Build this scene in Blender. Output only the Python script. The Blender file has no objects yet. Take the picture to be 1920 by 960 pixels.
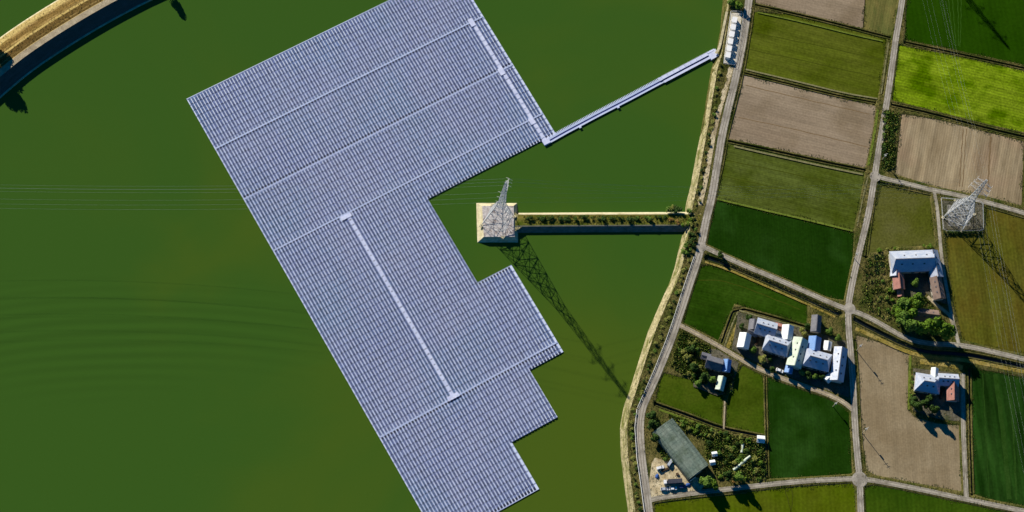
import bpy, math, random
import numpy as np
random.seed(7); rng = np.random.default_rng(5)
SC = bpy.context.scene; COL = SC.collection
rad = math.radians
# ------------------------------------------------------------------ camera
F = 4208.55; TH = .3371556; PH = -1.8129562; MPP = .3
_d = np.array([math.sin(TH)*math.cos(PH), math.sin(TH)*math.sin(PH), -math.cos(TH)]); _up = -_d
_z = np.array([0, 0, 1.]); _v = np.cross(_z, _up); _c = _z@_up
_K = np.array([[0, -_v[2], _v[1]], [_v[2], 0, -_v[0]], [-_v[1], _v[0], 0]])
RW = np.eye(3)+_K+_K@_K/(1+_c)                      # world -> camera
CAM = RW.T@np.array([0, 0, 1.])*MPP*F
cd = bpy.data.cameras.new('camera'); cam = bpy.data.objects.new('camera', cd); COL.objects.link(cam)
from mathutils import Matrix, Vector
M4 = Matrix([list(r) for r in RW.T]).to_4x4(); M4.translation = Vector(CAM); cam.matrix_world = M4
cd.sensor_width = 36; cd.lens = F/1920*36; cd.clip_start = 10; cd.clip_end = 8000
SC.camera = cam
# ------------------------------------------------------------------ light
SUN_EL = 27.0; SH_AZ = -54.8
sx, sy, sz = -math.cos(rad(SH_AZ))*math.cos(rad(SUN_EL)), -math.sin(rad(SH_AZ))*math.cos(rad(SUN_EL)), math.sin(rad(SUN_EL))
W = bpy.data.worlds.new('World'); SC.world = W; W.use_nodes = True
nt = W.node_tree; bg = nt.nodes['Background']; sky = nt.nodes.new('ShaderNodeTexSky'); sky.sky_type = 'NISHITA'
sky.sun_disc = False; sky.sun_elevation = rad(SUN_EL); sky.sun_rotation = math.atan2(sx, sy)
sky.air_density = .75; sky.dust_density = 0.; sky.ozone_density = 6.0
hs = nt.nodes.new('ShaderNodeHueSaturation'); hs.inputs['Saturation'].default_value = 1.35; nt.links.new(sky.outputs[0], hs.inputs['Color']); nt.links.new(hs.outputs[0], bg.inputs[0]); bg.inputs[1].default_value = .06
sl = bpy.data.lights.new('sun', 'SUN'); sl.energy = 5.0; sl.angle = rad(.5); sl.color = (1, .94, .84)
so = bpy.data.objects.new('sun', sl); COL.objects.link(so)
so.rotation_euler = Vector((sx, sy, sz)).to_track_quat('Z', 'Y').to_euler(); so.location = (0, 0, 300)
SC.view_settings.view_transform = 'Standard'; SC.view_settings.look = 'None'
SC.view_settings.exposure = .52; SC.view_settings.gamma = 1
SC.cycles.max_bounces = 5

# ------------------------------------------------------------------ helpers
def P(px, py, z=0.):
    w = RW.T@np.array([px-960, 480-py, -F]); t = (z-CAM[2])/w[2]; q = CAM+w*t
    return (float(q[0]), float(q[1]), float(z))
def P2(px, py, z=0.): return P(px, py, z)[:2]
def srgb(r, g, b):
    f = lambda c: (c/12.92 if c <= .04045 else ((c+.055)/1.055)**2.4)
    return (f(r/255), f(g/255), f(b/255), 1)
class MB:
    def __init__(s): s.v = []; s.f = []
    def add(s, vs, fs):
        n = len(s.v); s.v += [tuple(map(float, v)) for v in vs]; s.f += [tuple(i+n for i in f) for f in fs]
    def box(s, c, size, rz=0., tilt=0.):
        ca, sa = math.cos(rz), math.sin(rz); hx, hy, hz = [k/2 for k in size]; vs = []
        for dz in (-hz, hz):
            for dx, dy in ((-hx, -hy), (hx, -hy), (hx, hy), (-hx, hy)):
                z = dz+dy*math.tan(tilt) if tilt else dz
                vs.append((c[0]+dx*ca-dy*sa, c[1]+dx*sa+dy*ca, c[2]+z))
        s.add(vs, [(3, 2, 1, 0), (4, 5, 6, 7), (0, 1, 5, 4), (1, 2, 6, 5), (2, 3, 7, 6), (3, 0, 4, 7)])
    def prism(s, pts, z0, z1):
        n = len(pts); a = sum(pts[i][0]*pts[(i+1) % n][1]-pts[(i+1) % n][0]*pts[i][1] for i in range(n))
        if a < 0: pts = pts[::-1]
        s.add([(x, y, z0) for x, y in pts]+[(x, y, z1) for x, y in pts],
              [tuple(range(n))[::-1], tuple(range(n, 2*n))]+[(i, (i+1) % n, n+(i+1) % n, n+i) for i in range(n)])
    def poly(s, pts, z):
        n = len(pts); a = sum(pts[i][0]*pts[(i+1) % n][1]-pts[(i+1) % n][0]*pts[i][1] for i in range(n))
        if a < 0: pts = pts[::-1]
        s.add([(x, y, z) for x, y in pts], [tuple(range(n))])
    def tube(s, a, b, r, r2=None, n=4):
        a = Vector(a); b = Vector(b); r2 = r if r2 is None else r2; d = (b-a).normalized()
        u = d.cross(Vector((0, 0, 1)) if abs(d.z) < .9 else Vector((1, 0, 0))).normalized(); w = d.cross(u); vs = []
        for q, rr in ((a, r), (b, r2)):
            for k in range(n):
                t = 2*math.pi*k/n+.4; vs.append(q+(u*math.cos(t)+w*math.sin(t))*rr)
        s.add(vs, [(k, (k+1) % n, n+(k+1) % n, n+k) for k in range(n)]+[tuple(range(n))[::-1], tuple(range(n, 2*n))])
    def loft(s, lines):           # lines: equal-length lists of 3D points
        n = len(lines[0]); vs = [p for L in lines for p in L]; fs = []
        for i in range(len(lines)-1):
            for j in range(n-1): fs.append((i*n+j, i*n+j+1, (i+1)*n+j+1, (i+1)*n+j))
        s.add(vs, fs)
    def build(s, name, m, parent=None, off=(0, 0, 0), flip=False):
        me = bpy.data.meshes.new(name)
        me.from_pydata([(x-off[0], y-off[1], z-off[2]) for x, y, z in s.v], [], s.f); me.materials.append(m)
        if flip: me.flip_normals()
        o = bpy.data.objects.new(name, me); COL.objects.link(o)
        if parent: o.parent = parent
        return o
def tag(o, label=None, cat=None, group=None, kind=None):
    if label: o['label'] = label
    if cat: o['category'] = cat
    if group: o['group'] = group
    if kind: o['kind'] = kind
    return o
def thing(name, label, cat, loc=(0, 0, 0), rz=0., group=None):
    o = bpy.data.objects.new(name, None); COL.objects.link(o); o.location = loc; o.rotation_euler = (0, 0, rz); o.empty_display_size = .5
    return tag(o, label, cat, group)
def dup(root, loc, rz=0., sc=1., label=None, group=None):
    def cp(o, par):
        c = o.copy(); COL.objects.link(c); c.parent = par
        for ch in list(kids.get(o.name, [])): cp(ch, c)
        return c
    kids = {}
    def walk(o):
        kids[o.name] = list(o.children)
        for ch in o.children: walk(ch)
    walk(root); c = cp(root, None); c.location = loc; c.rotation_euler = (0, 0, rz)
    c.scale = sc if hasattr(sc, '__len__') else (sc, sc, sc)
    if label: c['label'] = label
    if group: c['group'] = group
    return c
def resample(pts, n):
    p = np.array(pts, float); d = np.r_[0, np.cumsum(np.linalg.norm(np.diff(p, axis=0), axis=1))]; t = np.linspace(0, d[-1], n)
    return np.stack([np.interp(t, d, p[:, k]) for k in range(p.shape[1])], 1)
def smooth(pts, it=2):
    p = [np.array(q, float) for q in pts]
    for _ in range(it):
        q = [p[0]]
        for a, b in zip(p[:-1], p[1:]): q += [a*.75+b*.25, a*.25+b*.75]
        q.append(p[-1]); p = q
    return np.array(p)
def offset_line(p, d):
    p = np.array(p, float); t = np.gradient(p, axis=0); t /= np.linalg.norm(t, axis=1)[:, None]+1e-9
    return p+np.stack([-t[:, 1], t[:, 0]], 1)*d

# ------------------------------------------------------------------ materials
def mat(name, c1, c2=None, scale=.08, rough=.9, grain=.12, gscale=2.2, stretch=1., ang=0., stripe=0., speriod=3., sang=0., spec=.0, bump=0., c3=None, c3scale=.02, c3w=.5, metal=0., sdist=2.):
    m = bpy.data.materials.new(name); m.use_nodes = True; n = m.node_tree; N = n.nodes; L = n.links
    b = N['Principled BSDF']; b.inputs['Roughness'].default_value = rough; b.inputs['Specular IOR Level'].default_value = spec; b.inputs['Metallic'].default_value = metal
    g = N.new('ShaderNodeNewGeometry'); c2 = c2 or c1
    def mapping(a, sx, sy):
        mp = N.new('ShaderNodeMapping'); mp.vector_type = 'TEXTURE'; mp.inputs['Rotation'].default_value = (0, 0, a)
        mp.inputs['Scale'].default_value = (1/sx, 1/sy, 1); L.new(g.outputs['Position'], mp.inputs[0]); return mp
    mp = mapping(ang, scale/stretch, scale)
    nz = N.new('ShaderNodeTexNoise'); nz.inputs['Scale'].default_value = 1; nz.inputs['Detail'].default_value = 6; nz.inputs['Roughness'].default_value = .62; L.new(mp.outputs[0], nz.inputs[0])
    r = N.new('ShaderNodeMapRange'); r.inputs[1].default_value = .33; r.inputs[2].default_value = .67; L.new(nz.outputs[0], r.inputs[0])
    mx = N.new('ShaderNodeMixRGB'); mx.inputs[1].default_value = c1; mx.inputs[2].default_value = c2; L.new(r.outputs[0], mx.inputs[0]); out = mx.outputs[0]
    if c3:
        mp3 = mapping(.3, c3scale, c3scale); n3 = N.new('ShaderNodeTexNoise'); n3.inputs['Scale'].default_value = 1; n3.inputs['Detail'].default_value = 4; L.new(mp3.outputs[0], n3.inputs[0])
        r3 = N.new('ShaderNodeMapRange'); r3.inputs[1].default_value = .48; r3.inputs[2].default_value = .66; r3.inputs[4].default_value = c3w; L.new(n3.outputs[0], r3.inputs[0])
        m3 = N.new('ShaderNodeMixRGB'); m3.inputs[2].default_value = c3; L.new(r3.outputs[0], m3.inputs[0]); L.new(out, m3.inputs[1]); out = m3.outputs[0]
    def mul(fac_out, lo, hi):
        nonlocal out
        rr = N.new('ShaderNodeMapRange'); rr.inputs[1].default_value = .3; rr.inputs[2].default_value = .7; rr.inputs[3].default_value = lo; rr.inputs[4].default_value = hi; L.new(fac_out, rr.inputs[0])
        mm = N.new('ShaderNodeVectorMath'); mm.operation = 'SCALE'; L.new(out, mm.inputs[0]); L.new(rr.outputs[0], mm.inputs['Scale']); out = mm.outputs[0]
    if grain:
        ng = N.new('ShaderNodeTexNoise'); ng.inputs['Scale'].default_value = gscale; ng.inputs['Detail'].default_value = 3; L.new(g.outputs['Position'], ng.inputs[0]); mul(ng.outputs[0], 1-grain, 1+grain)
    if stripe:
        mps = mapping(sang, 1/speriod, .02); ns = N.new('ShaderNodeTexNoise'); ns.inputs['Scale'].default_value = 1; ns.inputs['Detail'].default_value = 2
        ns.inputs['Distortion'].default_value = .1; L.new(mps.outputs[0], ns.inputs[0]); mul(ns.outputs[0], 1-stripe, 1+stripe)
        mpw = mapping(sang, 1., 1.); w = N.new('ShaderNodeTexWave'); w.bands_direction = 'X'; w.inputs['Scale'].default_value = 1/speriod*math.pi/10*2; w.inputs['Distortion'].default_value = sdist; w.inputs['Detail'].default_value = 2; w.inputs['Detail Scale'].default_value = .3
        L.new(mpw.outputs[0], w.inputs[0]); mul(w.outputs[0], 1-stripe*.35, 1+stripe*.35)
    L.new(out, b.inputs['Base Color'])
    if bump:
        bp = N.new('ShaderNodeBump'); bp.inputs['Strength'].default_value = bump; bp.inputs['Distance'].default_value = .3
        nb = N.new('ShaderNodeTexNoise'); nb.inputs['Scale'].default_value = gscale*.7; nb.inputs['Detail'].default_value = 3; L.new(g.outputs['Position'], nb.inputs[0]); L.new(nb.outputs[0], bp.inputs['Height']); L.new(bp.outputs[0], b.inputs['Normal'])
    return m
S = srgb
A1 = rad(-14)    # direction of the paddies' long side
MAT = dict(
 verge=mat('verge_grass', S(66, 70, 30), S(112, 102, 60), .14, grain=.4, gscale=1.1, bump=.6, c3=S(44, 60, 16), c3scale=.07, c3w=.85),
 road=mat('road_concrete', S(150, 143, 126), S(176, 168, 150), .3, grain=.16, gscale=1.5, c3=S(118, 110, 92), c3scale=.15, c3w=.7),
 asphalt=mat('asphalt', S(154, 146, 132), S(178, 170, 154), .2, grain=.14, gscale=1.5, c3=S(114, 108, 96), c3scale=.12, c3w=.7),
 dirt=mat('dirt_track', S(150, 135, 108), S(184, 170, 140), .2, grain=.2, gscale=1.2),
 yard=mat('yard_gravel', S(78, 76, 62), S(108, 102, 86), .15, grain=.28, gscale=1., c3=S(58, 68, 32), c3scale=.08, c3w=.7),
 pale=mat('pale_gravel', S(205, 196, 172), S(222, 214, 196), .15, grain=.15, gscale=1.),
 sand=mat('bare_ground', S(182, 164, 126), S(206, 192, 158), .2, grain=.2, gscale=1.2, c3=S(140, 124, 92), c3scale=.12, c3w=.7),
 conc=mat('slope_concrete', S(176, 163, 126), S(136, 129, 88), .25, grain=.28, gscale=1., c3=S(96, 98, 46), c3scale=.12, c3w=.9),
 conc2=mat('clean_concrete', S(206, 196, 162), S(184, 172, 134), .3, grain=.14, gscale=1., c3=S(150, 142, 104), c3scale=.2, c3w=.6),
 ditch=mat('ditch_bottom', S(16, 22, 20), S(26, 32, 26), .3, rough=.25, grain=.2, spec=.4),
 steel=mat('galvanised_steel', S(176, 178, 176), S(194, 194, 190), .5, rough=.5, grain=.05, spec=.5),
 whitep=mat('white_paint', S(238, 236, 230), S(225, 224, 220), .5, rough=.5, grain=.04),
 black=mat('dark_rubber', S(32, 32, 34), rough=.7, grain=.05),
 glass=mat('window_glass', S(40, 48, 58), rough=.12, spec=.8, grain=0),
 wood=mat('dark_wood', S(70, 56, 44), S(96, 80, 62), .6, grain=.15),
 plaster=mat('plaster_wall', S(196, 188, 172), S(178, 170, 156), .5, grain=.08),
 wire=mat('wire_aluminium', S(150, 156, 150), rough=.4, grain=0, spec=.5),
)
def roofmat(name, a, b, rough=.42, spec=.6, sp=.9, ang=0.): return mat(name, S(*a), S(*b), .4, rough=rough, grain=.12, gscale=2.5, spec=spec, bump=.25)
RM = dict(
 tile=roofmat('glazed_grey_tile', (150, 160, 178), (184, 187, 192), .36, 1.),
 dark=roofmat('dark_tile', (84, 84, 90), (108, 106, 108), .6, .4),
 blue=roofmat('blue_metal_roof', (84, 124, 178), (96, 138, 190), .5, .5),
 rust=roofmat('rusty_red_roof', (168, 118, 104), (140, 96, 84), .7, .2),
 brown=roofmat('brown_tile', (132, 112, 98), (112, 94, 84), .7, .2),
 white=roofmat('white_metal_roof', (226, 228, 224), (206, 212, 206), .5, .5),
 green=mat('weathered_green_sheet', S(92, 108, 94), S(122, 132, 116), .18, rough=.6, grain=.16, gscale=1.2, spec=.3, bump=.3, c3=S(74, 88, 66), c3scale=.15, c3w=.7, stripe=.2, speriod=1.2, sang=rad(36)),
 pale=roofmat('pale_green_sheet', (170, 182, 156), (196, 204, 186), .6, .3))
# water
def water_mat():
    m = bpy.data.materials.new('reservoir_water'); m.use_nodes = True; n = m.node_tree; N = n.nodes; L = n.links; b = N['Principled BSDF']
    g = N.new('ShaderNodeNewGeometry')
    n1 = N.new('ShaderNodeTexNoise'); n1.inputs['Scale'].default_value = .0055; n1.inputs['Detail'].default_value = 5; n1.inputs['Distortion'].default_value = .6; L.new(g.outputs['Position'], n1.inputs[0])
    # olive algae towards the east and south-east
    gr = N.new('ShaderNodeSeparateXYZ'); L.new(g.outputs['Position'], gr.inputs[0])
    a = N.new('ShaderNodeMath'); a.operation = 'MULTIPLY_ADD'; a.inputs[1].default_value = .0006; a.inputs[2].default_value = 0.0; L.new(gr.outputs[0], a.inputs[0])
    a1 = N.new('ShaderNodeMath'); a1.operation = 'ADD'; ay = N.new('ShaderNodeMath'); ay.operation = 'MULTIPLY_ADD'; ay.inputs[1].default_value = -.0006; L.new(gr.outputs[1], ay.inputs[0]); L.new(a.outputs[0], ay.inputs[2]); L.new(ay.outputs[0], a1.inputs[0]); L.new(n1.outputs[0], a1.inputs[1])
    r = N.new('ShaderNodeMapRange'); r.interpolation_type = 'SMOOTHSTEP'; r.inputs[1].default_value = .36; r.inputs[2].default_value = .7; L.new(a1.outputs[0], r.inputs[0])
    mx = N.new('ShaderNodeMixRGB'); mx.inputs[1].default_value = S(54, 86, 25); mx.inputs[2].default_value = S(70, 90, 22); L.new(r.outputs[0], mx.inputs[0])
    # faint ripple arcs, their light and shade painted into the water colour
    mp = N.new('ShaderNodeMapping'); mp.vector_type = 'TEXTURE'; mp.inputs['Location'].default_value = (-195, -185, 0); mp.inputs['Scale'].default_value = (1.9, 1, 1); L.new(g.outputs['Position'], mp.inputs[0])
    w = N.new('ShaderNodeTexWave'); w.wave_type = 'RINGS'; w.rings_direction = 'Z'; w.inputs['Scale'].default_value = .05; w.inputs['Distortion'].default_value = 4.5; w.inputs['Detail'].default_value = 1; w.inputs['Detail Scale'].default_value = .3; L.new(mp.outputs[0], w.inputs[0])
    n2 = N.new('ShaderNodeTexNoise'); n2.inputs['Scale'].default_value = .008; L.new(g.outputs['Position'], n2.inputs[0])
    mk = N.new('ShaderNodeMapRange'); mk.inputs[1].default_value = .42; mk.inputs[2].default_value = .7; dv = N.new('ShaderNodeMapping'); dv.vector_type = 'TEXTURE'; dv.inputs['Location'].default_value = (-205, -48, 0); dv.inputs['Scale'].default_value = (125, 38, 1e9); L.new(g.outputs['Position'], dv.inputs[0])
    ln = N.new('ShaderNodeVectorMath'); ln.operation = 'LENGTH'; L.new(dv.outputs[0], ln.inputs[0])
    nn = N.new('ShaderNodeMath'); nn.operation = 'MULTIPLY_ADD'; nn.inputs[1].default_value = -.35; L.new(ln.outputs['Value'], nn.inputs[0]); nn.inputs[2].default_value = .5
    n3 = N.new('ShaderNodeMath'); n3.operation = 'MULTIPLY_ADD'; n3.inputs[1].default_value = .6; L.new(n2.outputs[0], n3.inputs[0]); L.new(nn.outputs[0], n3.inputs[2]); L.new(n3.outputs[0], mk.inputs[0])
    wr = N.new('ShaderNodeMapRange'); wr.inputs[3].default_value = -.11; wr.inputs[4].default_value = .05; L.new(w.outputs[0], wr.inputs[0])
    ml = N.new('ShaderNodeMath'); ml.operation = 'MULTIPLY_ADD'; ml.inputs[2].default_value = 1; L.new(wr.outputs[0], ml.inputs[0]); L.new(mk.outputs[0], ml.inputs[1])
    sc = N.new('ShaderNodeVectorMath'); sc.operation = 'SCALE'; L.new(mx.outputs[0], sc.inputs[0]); L.new(ml.outputs[0], sc.inputs['Scale'])
    L.new(sc.outputs[0], b.inputs['Base Color']); b.inputs['Roughness'].default_value = .22; b.inputs['IOR'].default_value = 1.33; b.inputs['Specular IOR Level'].default_value = .25
    nb = N.new('ShaderNodeTexNoise'); nb.inputs['Scale'].default_value = .6; nb.inputs['Detail'].default_value = 5; L.new(g.outputs['Position'], nb.inputs[0])
    bp = N.new('ShaderNodeBump'); bp.inputs['Strength'].default_value = .12; bp.inputs['Distance'].default_value = .2; L.new(nb.outputs[0], bp.inputs['Height']); L.new(bp.outputs[0], b.inputs['Normal'])
    return m
m = MB(); m.poly([(-3000, -3000), (3000, -3000), (3000, 3000), (-3000, 3000)], 0.); tag(m.build('reservoir_water', water_mat()), kind='structure')

# ------------------------------------------------------------------ layout (pixel of the 1920 photograph -> ground plane)
LZ = 2.8
shore = [(1357, 0), (1352, 55), (1345, 98), (1334, 130), (1316, 240), (1304, 300), (1295, 350), (1286, 385), (1283, 430), (1275, 458), (1266, 500), (1256, 530), (1240, 565), (1216, 620), (1197, 680), (1180, 735), (1170, 762), (1163, 800), (1164, 850), (1170, 900), (1178, 960), (1184, 1010)]
crest = [(1367, 0), (1362, 55), (1355, 98), (1345, 130), (1327, 240), (1316, 300), (1307, 350), (1299, 385), (1294, 430), (1287, 458), (1279, 500), (1269, 530), (1252, 565), (1229, 620), (1209, 680), (1192, 735), (1183, 762), (1176, 800), (1177, 850), (1183, 900), (1191, 960), (1197, 1010)]
def ext(L, a=400):      # carry a shoreline on past the frame
    L = [np.array(q) for q in L]; return [tuple(L[0]+(L[0]-L[1])/np.linalg.norm(L[0]-L[1])*a)]+[tuple(q) for q in L]+[tuple(L[-1]+(L[-1]-L[-2])/np.linalg.norm(L[-1]-L[-2])*a)]
shoreW = np.array([P2(x, y, 0) for x, y in ext(shore)]); crestW = np.array([P2(x, y, LZ) for x, y in ext(crest)])
ROADS = dict(   # name: (width m, material, z, points)
 embankment_road=(4.3, 'asphalt', [(1409, -60), (1405, 0), (1387, 115), (1356, 240), (1346, 300), (1337, 360), (1322, 420), (1315, 460), (1309, 484), (1290, 540), (1271, 600), (1257, 640), (1237, 690), (1215, 740), (1203, 765), (1199, 800), (1203, 860), (1209, 900), (1217, 960), (1224, 1010)]),
 village_road=(3.5, 'asphalt', [(1699, -60), (1692, 0), (1679, 75), (1665, 180), (1654, 240), (1640, 330), (1629, 400), (1609, 480), (1596, 540), (1590, 575), (1591, 620), (1597, 680), (1601, 750), (1603, 800), (1608, 860), (1612, 900), (1614, 960), (1615, 1010)]),
 canal_road=(2.8, 'road', [(1316, 461), (1340, 472), (1400, 500), (1450, 520), (1520, 551), (1560, 569), (1592, 581), (1620, 590), (1660, 612), (1697, 634), (1740, 645), (1800, 646), (1860, 659), (1990, 690)]),
 paddy_road=(2.7, 'road', [(1640, 328), (1655, 334), (1700, 344), (1750, 357), (1790, 364), (1845, 378), (1890, 390), (1990, 420)]),
 house_road=(1.9, 'road', [(1751, 358), (1757, 385), (1761, 430), (1765, 480), (1773, 530), (1782, 580), (1790, 615), (1798, 645)]),
 house_path=(1.9, 'dirt', [(1739, 556), (1752, 568), (1770, 582), (1782, 592), (1790, 620), (1797, 643)]),
 village_lane=(2.6, 'dirt', [(1271, 608), (1300, 622), (1350, 650), (1370, 662), (1395, 677), (1420, 690), (1460, 707), (1497, 720), (1547, 737), (1580, 752), (1601, 770)]),
 south_road=(2.7, 'road', [(1212, 940), (1230, 934), (1310, 923), (1400, 913), (1500, 902), (1560, 899), (1611, 897), (1640, 901), (1720, 916), (1816, 937), (1920, 958), (1990, 974)]),
 east_track=(2.6, 'road', [(1805, 700), (1806, 800), (1809, 870), (1812, 935)]),
 field_track=(.9, 'dirt', [(1359, 752), (1358, 780), (1357, 804)]),
)
DITCHES = [(1.5, [(1415, -60), (1411, 20), (1400, 90), (1392, 135), (1378, 195), (1364, 245), (1355, 300), (1345, 345), (1335, 385)]),
 (1.3, [(1412, 8), (1480, 23), (1560, 42), (1640, 63), (1668, 70)]), (1.0, [(1393, 136), (1500, 162), (1580, 181), (1640, 192)]),
 (1.5, [(1365, 264), (1450, 282), (1540, 302), (1620, 318)]), (2.6, [(1328, 483), (1360, 493), (1420, 518), (1500, 553), (1574, 588)]),
 (2.3, [(1602, 598), (1640, 618), (1700, 648), (1740, 660), (1800, 662), (1860, 673), (1990, 702)]),
 (1.3, [(1698, 79), (1780, 97), (1850, 112), (1990, 143)]), (1.6, [(1672, 196), (1750, 213), (1850, 240), (1990, 272)]),
 (1.2, [(1671, 80), (1662, 140), (1656, 175)]), (1.1, [(1602, 640), (1607, 700), (1610, 780), (1614, 830), (1619, 882)]),
 (1.7, [(1230, 757), (1290, 778), (1352, 802), (1400, 812), (1432, 818)]), (1.4, [(1845, 384), (1890, 397), (1990, 425)]),
 (1.2, [(1650, 342), (1700, 352), (1746, 363)]), (1.4, [(1818, 694), (1819, 800), (1823, 925)]),
 (1.3, [(1510, 612), (1450, 594), (1378, 575), (1364, 612), (1352, 646)]), (1.0, [(1285, 612), (1318, 628), (1350, 644)]),
 (1.0, [(1624, 480), (1634, 400), (1643, 345)]), (.8, [(1435, 706), (1437, 800), (1440, 895)]), (.8, [(1226, 940), (1300, 930), (1400, 921)])]
FIELDS = [  # (material key args, polygon)
 ('bare_paddy', 'tan', [(1420, -80), (1626, -80), (1617, 51), (1560, 38), (1480, 19), (1415, 4)]),
 ('weedy_paddy', 'stubble', [(1629, -80), (1690, -80), (1684, 0), (1669, 65), (1620, 54)]),
 ('green_paddy', 'olive', [(1414, 24), (1480, 28), (1560, 47), (1661, 72), (1654, 130), (1644, 187), (1580, 175), (1500, 156), (1396, 131), (1403, 90)]),
 ('bare_paddy', 'tan', [(1394, 142), (1500, 168), (1580, 187), (1641, 200), (1633, 260), (1621, 313), (1540, 296), (1450, 276), (1367, 259), (1380, 200)]),
 ('green_paddy', 'olive2', [(1365, 271), (1450, 288), (1540, 308), (1620, 325), (1612, 370), (1599, 430), (1500, 406), (1420, 389), (1345, 370), (1355, 320)]),
 ('dark_paddy', 'deep', [(1343, 376), (1420, 394), (1500, 411), (1600, 437), (1597, 490), (1584, 562), (1550, 556), (1450, 512), (1400, 492), (1327, 458), (1333, 415)]),
 ('green_paddy', 'mid', [(1310, 502), (1330, 498), (1360, 505), (1420, 530), (1512, 572), (1511, 606), (1480, 596), (1450, 588), (1376, 568), (1360, 604), (1346, 636), (1318, 622), (1283, 605), (1290, 560)]),
 ('green_paddy', 'grass', [(1242, 700), (1290, 712), (1330, 728), (1354, 742), (1352, 795), (1290, 772), (1231, 751)]),
 ('green_paddy', 'grass', [(1366, 748), (1380, 705), (1394, 686), (1425, 702), (1431, 708), (1433, 812), (1400, 806), (1362, 799)]),
 ('dark_paddy', 'deep', [(1439, 709), (1500, 729), (1545, 744), (1575, 755), (1592, 772), (1596, 887), (1510, 893), (1443, 896)]),
 ('bare_paddy', 'tan2', [(1607, 630), (1650, 644), (1702, 664), (1700, 768), (1716, 784), (1760, 796), (1803, 799), (1802, 920), (1720, 905), (1640, 889), (1626, 880), (1615, 780)]),
 ('dark_paddy', 'deep2', [(1824, 692), (1990, 722), (1990, 962), (1920, 947), (1850, 933), (1827, 925)]),
 ('green_paddy', 'grass2', [(1229, 946), (1300, 936), (1400, 924), (1500, 914), (1596, 908), (1604, 920), (1605, 1030), (1235, 1030)]),
 ('green_paddy', 'mid2', [(1622, 916), (1650, 908), (1720, 924), (1840, 950), (1990, 982), (1990, 1030), (1624, 1030)]),
 ('weedy_paddy', 'olive3', [(1651, 350), (1700, 359), (1742, 368), (1748, 420), (1752, 458), (1690, 462), (1640, 472), (1626, 470), (1640, 400)]),
 ('weedy_paddy', 'ochre', [(1852, 390), (1900, 402), (1990, 428), (1990, 676), (1900, 658), (1860, 650), (1806, 636), (1790, 570), (1782, 520), (1774, 446), (1848, 438)]),
 ('bare_paddy', 'tan3', [(1692, 215), (1760, 226), (1850, 249), (1918, 266), (1914, 384), (1850, 367), (1760, 350), (1680, 326), (1686, 270)]),
 ('bright_paddy', 'lime', [(1687, 86), (1780, 104), (1850, 119), (1990, 150), (1990, 262), (1850, 231), (1750, 206), (1675, 187), (1680, 140)]),
 ('dark_paddy', 'deep3', [(1706, -80), (1990, -80), (1990, 136), (1850, 105), (1780, 90), (1698, 73)]),
 ('green_paddy', 'olive3', [(1922, 268), (1990, 284), (1990, 406), (1918, 386)]),
]
YA = rad(-14); XA = rad(76)
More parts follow.
